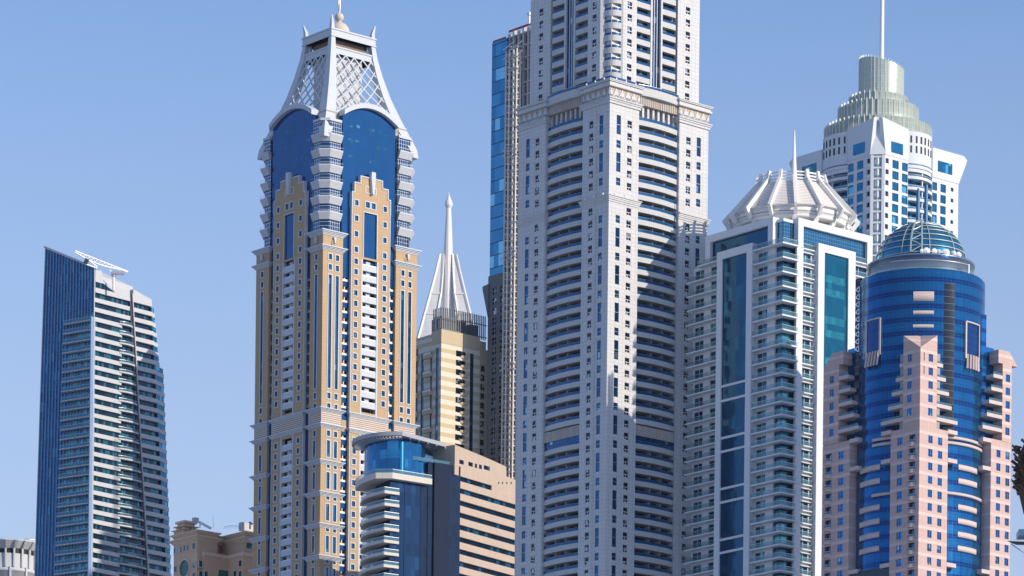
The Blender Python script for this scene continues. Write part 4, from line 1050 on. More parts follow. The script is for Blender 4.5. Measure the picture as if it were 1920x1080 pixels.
# ------------------------------------------------------------- blue glass tower with a slanted roof edge at the far left
wallmat('warm_white',(.52,.55,.59),2.6,50,.8,.05,.08)
glassmat('fin_blue_glass',(.005,.12,.30),.6,.10,.9,3.26,.35,lit=(.03,.2,.36),litp=.12,mull=(50,3.26),mth=.12,mcol=(.01,.07,.17),warp=.01)
glassmat('ribbon_glass',(.01,.05,.09),.5,.10,1.05,3.26,.6,lit=(.03,.16,.22),litp=.25,mull=(1.05,50),mth=.16,mcol=(.015,.02,.03))
glassmat('teal_door_glass',(.02,.16,.26),.6,.10,1.4,3.26,.6,lit=(.06,.28,.36),litp=.25,mull=(1.4,50),mth=.1,mcol=(.05,.1,.14))
def ta():
    t=Tower('slanted_tower','dark blue glass tower with slanted top edge and white banded facade at far left','skyscraper',1400,178,505,47,k=1.07)
    R=t.R; a=math.radians(99); L=Face(t,0,0,math.cos(a),math.sin(a),-math.sin(a),math.cos(a)); t.L=L
    fl=3.26; zb=R.z(171,1135); zt=R.z(178,505); zcor=zt
    z465=L.z(86,466); uT,uB=L.u(86,466),L.u(66,1080)
    def uL(z): f=(z465-z)/(z465-L.z(66,1080)); return uT+(uB-uT)*max(0,min(1.25,f))**.9
    # curtain wall on the left face
    zz=[z465-(z465-zb)*i/10 for i in range(11)]
    pts=[(0,zb),(0,zt)]+[(uL(z),z) for z in zz]
    t.part('curtain_wall',G().fprism(L,pts,-.5,0,'fin_blue_glass'))
    nfn=17
    for i in range(nfn+1):
        f=i/nfn; g=G(); P=[]
        ztop=zt+(z465-zt)*f
        for z in [ztop-(ztop-zb)*j/8 for j in range(9)]:
            zu=z if f>.98 else z
            P.append(L.p(f*uL(z) if f>0 else 0,.15,z))
        for p,q in zip(P,P[1:]): g.bar(p,q,.22,.35,'fin_pale' if 0<i<nfn else 'warm_white',up=(L.nx,L.ny,0))
        t.part('facade_fin',g)
    t.part('roof_edge',G().bar(L.p(-.3,0,zt+.3),L.p(uT+.4,0,z465+.4),1.0,.7,'warm_white'))
    # rear wall so the slab has depth
    g=G(); 
    b=[L.p(3,-.5,0),L.p(uT,-.5,0),L.p(uT,-16,0),L.p(3,-24,0)]
    g.prism([p[:2] for p in b],0,[zt-.4,z465-.4,z465-.4,zt-.4],'warm_white'); t.part('core',g)
    # right face boundaries
    def lerp(z,za,ua,zc,uc): f=(za-z)/(za-zc); return ua+(uc-ua)*max(-.1,min(1.3,f))
    zj0,uj0=R.uz(243.5,545)[::-1]; zj1,uj1=R.uz(273,1060)[::-1]
    zc0,uc0=R.uz(284,575)[::-1]; zc1,uc1=R.uz(309,1000)[::-1]
    J=lambda z: lerp(z,zj0,uj0,zj1,uj1); E=lambda z: lerp(z,zc0,uc0,zc1,uc1)
    zroof=R.z(195,533)
    n=int((zroof-zb)/fl)+2; zf=R.z(178,566.5)      # bottom of a white band at the corner
    def topz(u): 
        # the white parapet line steps down to the right
        P=[(R.u(180,508),R.z(180,508)),(R.u(190,508),R.z(190,508)),(R.u(193,527),R.z(193,527)),(R.u(198,532),R.z(198,532)),(R.u(218,540),R.z(218,540)),(R.u(243,545),R.z(243,545)),(R.u(258,549),R.z(258,549)),(R.u(284,563),R.z(284,563))]
        return P
    P=topz(0)
    uend=P[-1][0]
    z_par=R.z(243,565)
    uW=R.u(218,560); uV=R.u(218,560)-.5
    t.part('triangular_window',G().fprism(R,[(.3,zf+fl+1.62),(uW-.6,zf+fl+1.62),(.3+3.5,zf+2*fl+.3),(.3,zf+2*fl+.3)],.1,.16,'ribbon_glass'))
    g=G().fprism(R,[(0.2,zt-.5),(P[0][0],P[0][1]),(P[1][0],P[1][1]),(P[2][0],P[2][1]),(P[3][0],P[3][1]),(P[4][0],P[4][1]),(P[5][0],P[5][1]),(J(z_par)-.2,zf+fl),(.2,zf+fl)],-6,.1,'warm_white'); t.part('parapet',g)
    g=G().fprism(R,[(J(z_par)+1.0,zf+fl),(E(z_par),zf+fl),(E(z_par)-.2,P[7][1]),(P[6][0]+.4,P[6][1]),(J(z_par)+1.0,P[5][1]+.6)],-6,.3,'warm_white'); t.part('parapet',g)
    g=G().fprism(R,[(0,0),(E(zb)-.6,0),(E(zb)-.6,zb),(E(zroof)-.6,zf+fl+.1),(0,zf+fl+.1)],-20,-.8,'ribbon_glass'); t.part('glazing',g)
    ub_=lambda z: R.u(225,1000)+ (0)            # balconies start here low down
    for k in range(0,n):
        z=zf-k*fl
        if z<zb-1: break
        j=J(z); e=E(z); g=G()
        h=1.42
        isb=k>1
        b0=min(j-1.0, R.u(228,700)) if isb else j-.6
        g.box(R,.12,b0,-1.0,.0,z,z+h,'warm_white'); t.part('spandrel_band',g)
        t.part('spandrel_band',G().box(R,j+.9,e,-1.0,.25,z,z+h,'warm_white'))
        if isb and j-b0>1.2:
            g=curved_balcony(R,b0-1.2,j+.2,-.9,.15,.75,z+.9,.5,'warm_white',.3,.2,6)
            t.part('balcony',g,[('railing',curved_rail(R,b0-1.1,j+.1,.1,.75,z+1.3,z+2.1,'rail_glass','steel',6))])
    jp=[(J(z),z) for z in [zf+6-(zf+6-zb)*i/6 for i in range(7)]]
    t.part('joint',G().fprism(R,[(u-.1,z) for u,z in jp]+[(u+.9,z) for u,z in reversed(jp)],-1.2,-.3,'dark_metal')); 
    g=G()
    for (u,z),(u2,z2) in zip(jp,jp[1:]): g.bar(R.p(u+.95,.1,z),R.p(u2+.95,.1,z2),.3,.5,'warm_white',up=(0,-1,0))
    t.part('joint_trim',g)
    # third facet turning away on the right
    an=math.radians(20)
    zs1=R.z(285,590); zs2=R.z(300,690)
    for k in range(n):
        z=zf-k*fl
        if z>zs1 or z<zb-1: continue
        e=E(z); w=min(2.2+1.6*max(0,(zs1-z))/(zs1-zs2),3.8) if z>zs2+.5 else max(.3,6.6-1.8*(zs2-z)/40)
        w=max(w,.3)
        p=R.p(e,-.2,0); F3=Face(t,p[0],p[1],math.cos(an),math.sin(an),math.sin(an),-math.cos(an))
        t.part('side_facet',G().box(F3,.0,w,-3,0,z,z+1.42,'warm_white').box(F3,.0,w-.2,-3,-.25,z+1.42,z+fl,'aqua_window'))
    # balconies on the left face
    zb0=L.z(178,601)
    for k in range(0,n):
        z=zb0-k*fl
        if z<zb-1: break
        ue=L.u(125-(601+18*k-600)*.036,600+18.0*k)
        g=G().box(L,.3,ue,-.1,1.7,z-.35,z,'warm_white').prism([L.p(ue-.02,0,0)[:2],L.p(ue+.9,0,0)[:2],L.p(ue-.02,1.7,0)[:2]],z-.35,z,'warm_white')
        t.part('balcony',g,[('railing',G().box(L,.3,ue,1.5,1.6,z,z+1.05,'rail_aqua').box(L,.3,ue,1.46,1.64,z+1.05,z+1.12,'steel'))])
        t.part('balcony_glazing',G().box(L,.3,ue-1.5,.02,.15,z,z+fl-.5,'teal_door_glass'))
    t.part('corner_post',G().box(L,-.05,.3,-.6,1.75,zb,zb0+1,'fin_pale'))
    t.finish()
    # roof crane
    Y=1500; 
    def P3(px,y,d=0): a,b=ray(px,y); return Vector((a*(Y+d),Y+d,b*(Y+d)+CAMZ))
    o=P3(213,540); e=bpy.data.objects.new('roof_crane',None); C.objects.link(e); e.location=o; e['label']='white facade maintenance crane with a long jib on the roof of the slanted blue tower'; e['category']='crane'
    q=lambda px,y,d=0: P3(px,y,d)-o
    build('mast',G().tube(q(213,544),q(213,516),.42,.42,10,'white_metal').tube(q(213,518),q(213,514),.9,.7,12,'steel'),e)
    g=G(); A,B=q(141,470,-6),q(240,509,4)
    def ln(f,dz=0): v=A+(B-A)*f; return Vector((v.x,v.y,v.z+dz))
    n=14
    for i in range(n):
        f,f2=i/n,(i+1)/n; h=lambda f:1.3*math.sin(math.pi*min(1,f*1.05+.08))+.25
        g.bar(ln(f),ln(f2),.3,.3,'white_metal'); g.bar(ln(f,-h(f)),ln(f2,-h(f2)),.3,.3,'white_metal'); g.bar(ln(f,-h(f)),ln(f2),.16,.16,'white_metal'); g.bar(ln(f),ln(f,-h(f)),.16,.16,'white_metal')
    build('jib',g,e)
    build('counterweight',G().hexa([q(222,510)+Vector((x*2.2,y,z*.9)) for z in (-1,0) for x,y in ((-1,-1),(1,-1),(1,1),(-1,1))],'steel'),e)
    build('cradle',G().bar(q(160,494,-4),q(164,486,-4),1.4,1.4,'dark_metal').bar(q(165,487,-4),q(182,500,-2),.35,.35,'white_metal').bar(q(160,495,-4),q(182,503,-2),.6,.4,'white_metal'),e)
    build('strut',G().bar(q(206,505),q(212,517),.5,.5,'white_metal').bar(q(226,508),q(214,517),.4,.4,'white_metal'),e)
railmat('rail_aqua',(.08,.26,.42),.35)
plain('fin_pale',(.22,.33,.50),.4)
ta()
# ------------------------------------------------------------- white round building cut by the left edge of the frame
plain('round_white',(.50,.53,.57),.6)
def tl():
    t=Tower('round_building','low white round building with bracketed roof ring, cut off by the left edge','building',1450,8,1030,0,k=1.12)
    Y=1450; r=11.0; 
    Z=lambda y,d=0: ray(20,y)[1]*(Y+d)+CAMZ
    zt=Z(1029); z1=Z(1040)
    t.part('drum_wall',G().lathe(0,r,[(r,0),(r,Z(1071)),(r+.25,Z(1071)),(r+.25,Z(1066)),(r,Z(1065)),(r,z1-.5+1)],64,'round_white'))
    t.part('window_band',G().lathe(0,r,[(r-.4,z1),(r-.4,zt+1.2)],64,'dark_interior'))
    t.part('roof_ring',G().lathe(0,r,[(r-.4,zt),(r+.2,zt+.2),(r+2.4,zt+2.6),(r+2.4,zt+3.0),(r+2.0,zt+3.0),(0.1,zt+2.2)],16,'round_white',smooth=False))
    for i in range(24):
        a=2*math.pi*i/24+.05; c,s_=math.cos(a),math.sin(a)
        t.part('bracket',G().bar((r_:=r-.2)and((r+.1)*c,r+(r+.1)*s_,z1-4.2),((r+.35)*c,r+(r+.35)*s_,zt+.1),.6,.9,'round_white',up=(c,s_,0)).bar(((r+.5)*c,r+(r+.5)*s_,zt),((r+2.4)*c,r+(r+2.4)*s_,zt+2.7),.4,.5,'steel'))
    for z in (Z(1060),): 
        for i in range(12):
            a=2*math.pi*i/12+.2; c,s_=math.cos(a),math.sin(a); t.part('pilaster',G().bar(((r+.1)*c,r+(r+.1)*s_,z-9),((r+.35)*c,r+(r+.35)*s_,z-.5),.7,.6,'round_white',up=(c,s_,0)))
    t.part('chimney',G().bx(6.6,8.4,2,4,zt+2,Z(1007),'warm_white')); t.part('roof_unit',G().bx(2.4,5.2,3,5,zt+2.4,zt+3.5,'dark_metal').bx(0,3,4,6,zt+2.3,zt+3.1,'steel'))
    g=G()
    for z in (zt+3.0,zt+3.9): g.bar((8.6,4,z),(12.8,6,z),.15,.15,'steel')
    for x in (8.6,10.7,12.7): g.bar((x,4+(x-8.6)*.47,zt+2.2),(x,4+(x-8.6)*.47,zt+3.9),.15,.15,'steel')
    t.part('roof_railing',g); t.finish()
tl()
# ------------------------------------------------------------- peach hotel with cornices and a green roof
wallmat('peach_stone',(.70,.48,.33),1.6,1.2,.8,.05,.12)
plain('peach_trim',(.74,.57,.43),.7); glassmat('green_glass',(.01,.10,.11),.4,.15,1.5,3,.3)
def th():
    t=Tower('classical_building','peach stone building with stepped cornices, a stepped turret and a dark green pyramid roof','building',1400,370.5,993,40)
    R,L=t.R,t.L; z0=R.z(370,993); zb=R.z(370,1130)
    u2=R.u(408,1000); 
    # second block, its near corner further right
    a,b=ray(459,993); 
    WL1=L.u(326,1012); 
    X=a*1402; c,n=math.cos(t.th),math.sin(t.th); dx,dy=X-t.x,1402-t.y; bx,by=c*dx+n*dy,-n*dx+c*dy
    z2=z0
    blocks=[(0,u2,0,WL1),(bx-0.0,bx+16,by,by+14),(u2-.5,bx+3,min(u2*.0+3.0,by+9),16)]
    zc1=z0; lev=[(R.z(370,1000),R.z(370,993.5),1.0),(R.z(370,1013),R.z(370,1004),1.5)]
    blocks[2]=(u2-3,bx+4,4.0,18)
    for x0,x1,y0,y1 in blocks:
        t.part('wall',G().bx(x0,x1,y0,y1,0,zc1-.8,'peach_stone'))
        for a_,c_,e in lev:
            g=G()
            for i in range(4): ee=e*((i+1)/4)**1.4; g.bx(x0-ee,x1+ee,y0-ee,y1+ee,a_+(c_-a_)*i/4,a_+(c_-a_)*(i+1)/4,'peach_trim')
            t.part('cornice',g)
    # lower stage that steps forward below the string course
    zs=R.z(395,1038); t.part('lower_stage',G().bx(2.0,u2+4,-1.2,3,0,zs-1.2,'peach_stone').bx(1.8,u2+4.2,-1.5,3,zs-1.2,zs,'peach_trim').bx(bx-1.4,bx+5,by-1.2,by+12,0,zs-1.2,'peach_stone').bx(bx-1.7,bx+5.2,by-1.5,by+12,zs-1.2,zs,'peach_trim'))
    def win(F_,u,z,w,h,o=0): t.part('window',G().box(F_,u-w/2,u+w/2,o-.1,o+.06,z-h,z,'teal_window'),[('frame',G().box(F_,u-w/2-.2,u+w/2+.2,o,o+.25,z-h-.25,z-h,'peach_trim').box(F_,u-w/2-.2,u-w/2,o,o+.18,z-h,z,'peach_trim').box(F_,u+w/2,u+w/2+.2,o,o+.18,z-h,z,'peach_trim').box(F_,u-w/2-.2,u+w/2+.2,o,o+.18,z,z+.2,'peach_trim'))])
    for px,w in ((364,1.25),(353,.75),(346.5,.75),(340,.75),(329.5,1.25)): win(L,L.u(px,1025),L.z(364,1018.5),w*1.3,2.0)
    for px,y in ((364,1054),(329.5,1062),(364,1074)): win(L,L.u(px,y),L.z(364,y-8*(1 if px>340 else 2.1))if False else L.z(px,y),1.5,2.0)
    for px,y in ((376,1051),(376,1071),(386,1071)): win(R,R.u(px,y,1.2),R.z(px,y,1.2),1.4,2.2,1.22)
    F2=Face(t,bx,by,1,0,0,-1); 
    for px,y in ((467,1018),(467,1054),(467,1075)): win(F2,F2.u(px,y),F2.z(px,y),2.4,2.0)
    F3=Face(t,bx,by,0,1,-1,0)
    for px,y in ((451,1051,),(451,1071),(441,1071)): win(F3,F3.u(px,y,1.4),F3.z(px,y,1.4),1.6,2.0,1.42)
    t.part('slot_opening',G().box(R,R.u(412,1030),R.u(412,1030)+1.2,-.2,.1 if False else .06,R.z(412,1036),R.z(412,1023),'red_shutter'))
    # round window
    u=L.u(347,1060); z=L.z(347,1066); ring=G(); n=28; r1,r2=3.3,2.8
    for i in range(n):
        A,B=2*math.pi*i/n,2*math.pi*(i+1)/n
        ring.fprism(L,[(u+r1*math.cos(A)*1.0,z+r1*1.0*math.sin(A)),(u+r1*math.cos(B),z+r1*math.sin(B)),(u+r2*math.cos(B),z+r2*math.sin(B)),(u+r2*math.cos(A),z+r2*math.sin(A))],-.5,.5,'peach_trim')
    disk=G().fprism(L,[(u+2.8*math.cos(2*math.pi*i/n),z+2.8*math.sin(2*math.pi*i/n)) for i in range(n)],-.3,.08,'green_glass')
    t.part('round_window',disk,[('ring',ring)])
    # green pyramid roof set on a buttress at the re-entrant corner
    pxc=413; a,b=ray(pxc,1075); Y=1407; X=a*Y; dx,dy=X-t.x,Y-t.y; gx,gy=c*dx+n*0+math.sin(t.th)*dy,-math.sin(t.th)*dx+c*dy
    zt,zl=ray(413,1046)[1]*Y+CAMZ,ray(413,1084)[1]*Y+CAMZ
    P=[(gx-2.2,gy-2.2),(gx+2.2,gy-2.2),(gx+2.2,gy+2.2),(gx-2.2,gy+2.2)]; Q=[(gx-1.2,gy-1.2),(gx+1.2,gy-1.2),(gx+1.2,gy+1.2),(gx-1.2,gy+1.2)]
    t.part('green_roof',G().prism(P,zl,zt,'green_roof',top=Q)); t.part('wall',G().bx(gx-2.1,gx+2.1,gy-2.1,gy+2.1,0,zl,'peach_stone'))
    # stepped turret
    a,b=ray(349,985); Y=1412; X=a*Y; dx,dy=X-t.x,Y-t.y; tx,ty=c*dx+math.sin(t.th)*dy,-math.sin(t.th)*dx+c*dy
    zz=[ray(349,y)[1]*Y+CAMZ for y in (1003,997,996,990,988.5,983,981.5,979)]
    g=G()
    for (w,za,zb_) in ((3.0,zc1-1,zz[1]),(3.7,zz[1],zz[2]),(2.4,zz[2],zz[3]),(3.2,zz[3],zz[4]),(2.1,zz[4],zz[5]),(2.7,zz[5],zz[7])): g.bx(tx-w,tx+w,ty-w,ty+w,za,zb_,'peach_stone' if w in(3.0,2.4,2.1) else 'peach_trim')
    t.part('turret',g)
    t.part('turret_opening',G().bx(tx-2.46,tx-2.38,ty-.4,ty+.4,zz[2]+.3,zz[3]-.2,'dark_interior').bx(tx-.4,tx+.4,ty-2.46,ty-2.38,zz[2]+.3,zz[3]-.2,'dark_interior'))
    # roof gear
    W=lambda px,y,Y=1412:(lambda a,b:(c*(a*Y-t.x)+math.sin(t.th)*(Y-t.y),-math.sin(t.th)*(a*Y-t.x)+c*(Y-t.y),b*Y+CAMZ))(*ray(px,y))
    g=G().bar(W(368,976),W(396,991),.7,.8,'steel'); bxp=W(366,976); g.bx(bxp[0]-.8,bxp[0]+1,bxp[1]-.8,bxp[1]+.8,bxp[2]-.7,bxp[2]+.9,'warm_white'); g.bar(W(375,983),W(375,990),.4,.4,'steel')
    t.part('window_cleaning_arm',g)
    p=W(462,988); t.part('roof_unit',G().bx(p[0]-2.5,p[0]+2.5,p[1]-1,p[1]+1,p[2]-1.5,p[2]+1.2,'warm_white')); p=W(468,981); t.part('exhaust',G().tube((p[0],p[1],p[2]-2),(p[0],p[1],p[2]),.5,.5,10,'dark_metal').tube(p,(p[0]+2.4,p[1]+.5,p[2]-.6),.6,.5,10,'dark_metal'))
    g=G(); 
    for i in range(12): g.bar(W(420+i*3,992-1.5*math.sin(i/11*3.14)),W(420+i*3,988-2.5*math.sin(i/11*3.14)),.1,.1,'steel')
    for i in range(11): g.bar(W(420+i*3,988-2.5*math.sin(i/11*3.14)),W(423+i*3,988-2.5*math.sin((i+1)/11*3.14)),.12,.12,'steel')
    t.part('roof_railing',g); t.part('aerial',G().tube(W(400,990),W(399.5,964),.07,.04,6,'steel'))
    t.finish()
plain('green_roof',(.02,.14,.12),.5); plain('red_shutter',(.16,.03,.03),.6)
th()
# ------------------------------------------------------------- cream banded tower with a roof screen, and the white petal spire behind it
wallmat('cream_bands',(.68,.64,.54),None,noise=.08,bands=(3.5,.3,1.6,(.52,.44,.28)))
wallmat('cream_plain',(.54,.46,.32),2.4,2.4,.8,.05,.1)
plain('screen_grey',(.16,.18,.21),.5,.2); plain('spire_white',(.72,.72,.72),.5); wallmat('spire_panel',(.64,.66,.69),2.2,2.0,.7,.1,.08)
def t6():
    t=Tower('banded_tower','cream and tan banded tower with a dark post screen round its roof','skyscraper',1550,827.8,617,40)
    R,L=t.R,t.L; zt=R.z(828,617); zb=R.z(828,890); fl=3.5; WR=R.u(912,640); WL=L.u(779,640); n=int((zt-zb)/fl)+1
    uA,uB=R.u(855,668),R.u(873,668); gA,gB=R.u(881.5,668),R.u(888.5,668); rA=R.u(900,668)
    zw=R.z(864,658.5)
    H=[(uA,uB,zw-k*fl-2.2,zw-k*fl) for k in range(n) if zw-k*fl-2.3>zb]+[(gA,gB,zb+.2,R.z(885,663))]
    t.part('wall',G().holes(R,0,rA,zb,zt,H,'cream_bands',0,.5,back=2,sides='end'))
    for h in H[:-1]:
        t.part('window',G().box(R,h[0],h[1],-.6,-.4,h[2],h[3],'window_dark'))
        t.part('balcony',curved_balcony(R,(h[0]+h[1])/2,h[1]+1.2,-.3,.1,.6,h[2]-.4,1.0,'cream_plain',.3,.15,5))
    t.part('glazing_strip',G().box(R,gA,gB,-.6,-.3,zb,R.z(885,663),'window_blue'))
    t.part('parapet_wall',G().box(R,-.05,rA-.4,-1,.12,zt-5.2,zt+.01,'cream_plain').box(L,-.05,L.u(811,620),-1,.12,zt-5.2,zt+.01,'cream_plain'))
    zt2=R.z(905,652)
    H=[(R.u(901.5,680,-2),R.u(909,680,-2),zw+.4-k*fl-2.3,zw+.4-k*fl) for k in range(1,n) if zw-k*fl-2.3>zb]
    t.part('wall',G().holes(R,rA,WR+3,zb,zt2,H,'cream_plain',-2,.4,back=2,sides='both'))
    for h in H: t.part('window',G().box(R,h[0],h[1],-2.5,-2.3,h[2],h[3],'window_dark'))
    # left face
    st=[(822.5,817,652),(810.5,806.5,660),(795,789.5,663),(784,779.5,655)]
    H=[(L.u(a,680),L.u(b,680),zb+.2,L.z((a+b)/2,y)) for a,b,y in st]
    t.part('wall',G().holes(L,0,WL+6,zb,zt-2,H,'cream_bands',0,.5,back=2,sides='end'))
    for h in H: t.part('glazing_strip',G().box(L,h[0],h[1],-.6,-.3,h[2],h[3],'window_blue'))
    for a,b in ((812,797),(786,779)):
        u0,u1=L.u(a,680),L.u(b,680)
        for k in range(0,n):
            if k%1==0:
                z=zw-1.5-k*fl*2
                if z<zb: break
                t.part('balcony',G().box(L,u0,u1,-.2,1.2,z-1.6,z-.2,'cream_plain').box(L,u0,u1,1.05,1.2,z-.2,z+.3,'white_metal'))
    t.part('core',G().bx(1,WR+2,2.6,WL+5,0,zt-.5,'cream_plain').bx(.02,rA,.02,WL,0,zb-.02,'cream_plain'))
    # roof screen of free-standing posts round two dark plant rooms
    k=0; e0=1.0
    zs=R.z(829,579)+1.0
    g=G()
    path=[L.p(L.u(806,620)-1,-1.0,0)[:2],(1.0,1.0),R.p(WR+1,-1.0,0)[:2]]
    posts=[]
    for a,b in zip(path,path[1:]):
        d=math.hypot(b[0]-a[0],b[1]-a[1]); m=int(d/.85)
        for i in range(m): posts.append((a[0]+(b[0]-a[0])*i/m,a[1]+(b[1]-a[1])*i/m))
    for x,y in posts: t.part('screen_post',G().bx(x-.13,x+.13,y-.2,y+.2,zt-.5,zs+(-.0),'screen_grey'))
    for z in (zt+.6,zt+5.2):
        rg=G()
        for a,b in zip(path,path[1:]): rg.bar((*a,z),(*b,z),.2,.3,'screen_grey')
        t.part('screen_rail',rg)
    t.part('plant_room',G().bx(2.5,14,2.5,9,zt-.5,zt+5.4,'screen_grey')); t.part('plant_room',G().bx(16,WR-2,2.5,10,zt-1,zt+5.0,'screen_grey'))
    t.finish()
t6()
def tsp():
    Y=1900; a,b=ray(838,600)
    t=Tower('petal_spire_tower','tower with a white needle rising between curved white petal fins, behind the banded tower','skyscraper',Y,838,600,0)
    k=Y/F; Z=lambda y: ray(838,y)[1]*Y+CAMZ
    zb=Z(700)
    t.part('body',G().bx(-13,13,0,26,0,Z(648),'spire_panel'))
    sp=G(); prof=[(2.9,Z(640)),(2.6,Z(540)),(1.9,Z(440)),(1.1,Z(376)),(1.75,Z(371)),(1.85,Z(367)),(1.2,Z(360)),(.35,Z(352)),(.02,Z(343))]
    sp.lathe(0,13,prof,12,'spire_white',smooth=False); t.part('needle',sp)
    # petals: left, right, rear (the front stays open)
    def petal(ang,flip=1):
        ca,sa=math.cos(ang),math.sin(ang); g=G(); pr=[]
        # sections: height, inner radius, outer radius, half width
        for y,ri,ro,w in ((464,2.5,3.9,.9),(500,3.1,6.0,2.2),(540,4.1,8.6,3.6),(580,6.0,11.3,5.0),(636,8.6,15,7.2),(672,9.5,16,8)):
            z=Z(y); pr.append([(ca*r-sa*q,13+sa*r+ca*q,z) for r,q in ((ri,-w*.55),(ro,-w*.12),(ro,w*.12),(ri,w*.55))])
        for A,B in zip(pr,pr[1:]):
            g.add(A+B,[(0,1,5,4),(2,3,7,6)],'spire_panel'); g.add(A+B,[(1,2,6,5),(3,0,4,7)],'spire_white')
        g.add(pr[0],[(0,1,2,3)],'spire_white')
        for A,B in zip(pr,pr[1:]):
            for i in (0,1,2,3): g.bar(A[i],B[i],.9,.9,'spire_white')
        for A in pr[2:5]: g.bar(A[0],A[1],.7,.7,'spire_white'); g.bar(A[2],A[3],.7,.7,'spire_white')
        t.part('petal_fin',g)
    for d in (-160,-20,80): petal(math.radians(d))
    for y,y2 in ((500,520),(540,560),(575,560)):
        t.part('brace',G().bar((-5.5,12,Z(y)),(0,13,Z(y2)),.45,.45,'spire_white').bar((5.5,12,Z(y)),(0,13,Z(y2)),.45,.45,'spire_white'))
    t.finish()
tsp()
# ------------------------------------------------------------- tower under construction with glass facade and hoist masts
wallmat('grey_granite',(.17,.18,.20),1.1,1.1,.7,.05,.1); wallmat('raw_concrete',(.52,.52,.52),None,noise=.25)
glassmat('pale_blue_glass',(.05,.26,.46),.7,.08,2.2,3.8,.45,lit=(.22,.5,.66),litp=.15,mull=(60,3.8),mth=.28,mcol=(.01,.03,.06),warp=.02)
def t8():
    t=Tower('unfinished_tower','unfinished blue glass and grey granite tower seen behind the tall central tower','skyscraper',1250,1010,60,41,k=1.232)
    L=t.L; fl=3.8; R=t.R
    uG0,uG1=L.u(950,200),L.u(921.5,200); zg=L.z(951,73); zb=L.z(950,1000); zs=L.z(935,515)
    ztop=L.z(990,47)
    t.part('glass_wall',G().box(L,uG0,uG1,-.5,0,zs,zg,'pale_blue_glass'))
    t.part('stone_wall',G()) if False else None
    H=[]
    zz=L.z(930,541)
    while zz-2.4>zb:
        for px in (926,940.5): u=L.u(px,650); H.append((u-.95,u+.95,zz-2.1,zz))
        zz-=3.06
    t.part('granite_wall',G().holes(L,uG0,uG1+.6,zb,zs,H,'grey_granite',0,.35,back=2))
    for h in H: t.part('window',G().box(L,h[0],h[1],-.45,-.3,h[2],h[3],'window_dark'),[('frame',G().box(L,(h[0]+h[1])/2-.07,(h[0]+h[1])/2+.07,-.3,-.2,h[2],h[3],'steel').box(L,h[0],h[1],-.3,-.2,(h[2]+h[3])/2,(h[2]+h[3])/2+.12,'steel'))])
    c0=L.z(910,545)
    t.part('cornice',G().fprism(L,[(uG1,c0-9),(uG1+2.6,c0),(uG1+2.6,c0+.9),(uG1,c0+1.2)],-8,.6,'grey_granite'))
    # raw concrete frame behind the hoists
    t.part('concrete_core',G().box(L,1,uG0+.2,-14,-1.6,0,ztop-3,'raw_concrete').box(L,uG0,uG1,-14,-.6,0,zg-1,'raw_concrete'))
    for i in range(7): u=1+i*(uG0-1)/6; t.part('column',G().box(L,u-.35,u+.35,-1.6,-.5,zb,ztop-(0 if i%2 else .8),'raw_concrete'))
    n=int((ztop-zb)/fl)+1
    for k in range(n): t.part('floor_slab',G().box(L,.8,uG0-.05,-2,-.35,ztop-2.2-k*fl,ztop-1.8-k*fl,'raw_concrete'),[('glazing',G().box(L,1.4,uG0-.4,-1.6,-1.5,ztop-1.8-k*fl,ztop-1.8-k*fl+fl-.6,'window_dark'))] if k>0 else ())
    t.part('safety_barrier',G().box(L,.8,uG0,-.6,-.5,ztop-.4,ztop+.3,'barrier_red').box(L,uG1-6,uG1,-.4,-.3,zg+.1,zg+.7,'barrier_red'))
    u=L.u(990.5,44); t.part('beacon',G().box(L,u-.25,u+.25,-.6,-.1,ztop,ztop+3.6,'white_metal').box(L,u-.6,u+.6,-.8,.1,ztop+2.6,ztop+3.4,'white_metal'))
    t.finish()
    # two hoist masts
    for i,(px,lab) in enumerate(((956,'white steel hoist mast climbing the unfinished tower, the left one with rungs'),(969.5,'white steel hoist mast nearest the tall central tower, the right one'))):
        u,zt_=L.uz(px,95 if i else 99,1.6); p=t.w(L.p(u,1.6,0)); e=bpy.data.objects.new('hoist_mast',None); C.objects.link(e); e.location=(p[0]*1.232,p[1]*1.232,0); e.scale=(1.232,)*3; e.rotation_euler=(0,0,t.th); e['label']=lab; e['category']='hoist mast'; e['group']='hoist masts on the unfinished tower'
        z1=L.z(px,885); w=.75; g=G()
        for x in (-w,w):
            for y in (-w,w): g.bx(x-.2,x+.2,y-.2,y+.2,0,zt_,'mast_white')
        build('posts',g,e)
        g=G(); z=z1-20; j=0
        while z<zt_-1:
            for x in (-w,w): g.bar((x,-w,z),(x,w,z),.16,.3,'mast_white')
            for y in (-w,w): g.bar((-w,y,z),(w,y,z),.16,.3,'mast_white')
            if j%2==0:
                g.bar((-w,-w,z),(w,-w,z+1.9),.12,.12,'mast_white'); g.bar((-w,-w,z),(-w,w,z+1.9),.12,.12,'mast_white')
            z+=1.95; j+=1
        build('lacing',g,e)
        g=G(); 
        for y in [100,118,140]+[290,300,480,490,690,700]:
            zz=L.z(px,y); g.bar((-1.4,-2.2,zz),(-1.4+2.8,2.2,zz+2.0),.28,.28,'mast_white'); g.bar((-1.0,2.0,zz),(0.2,-2.0,zz+2.2),.28,.28,'mast_white'); g.bar((-.2,0,zz+1),(3.2,0,zz+1.2),.25,.25,'mast_white')
        build('wall_tie',g,e)
plain('barrier_red',(.35,.05,.06),.6); plain('mast_white',(.62,.60,.57),.5)
t8()
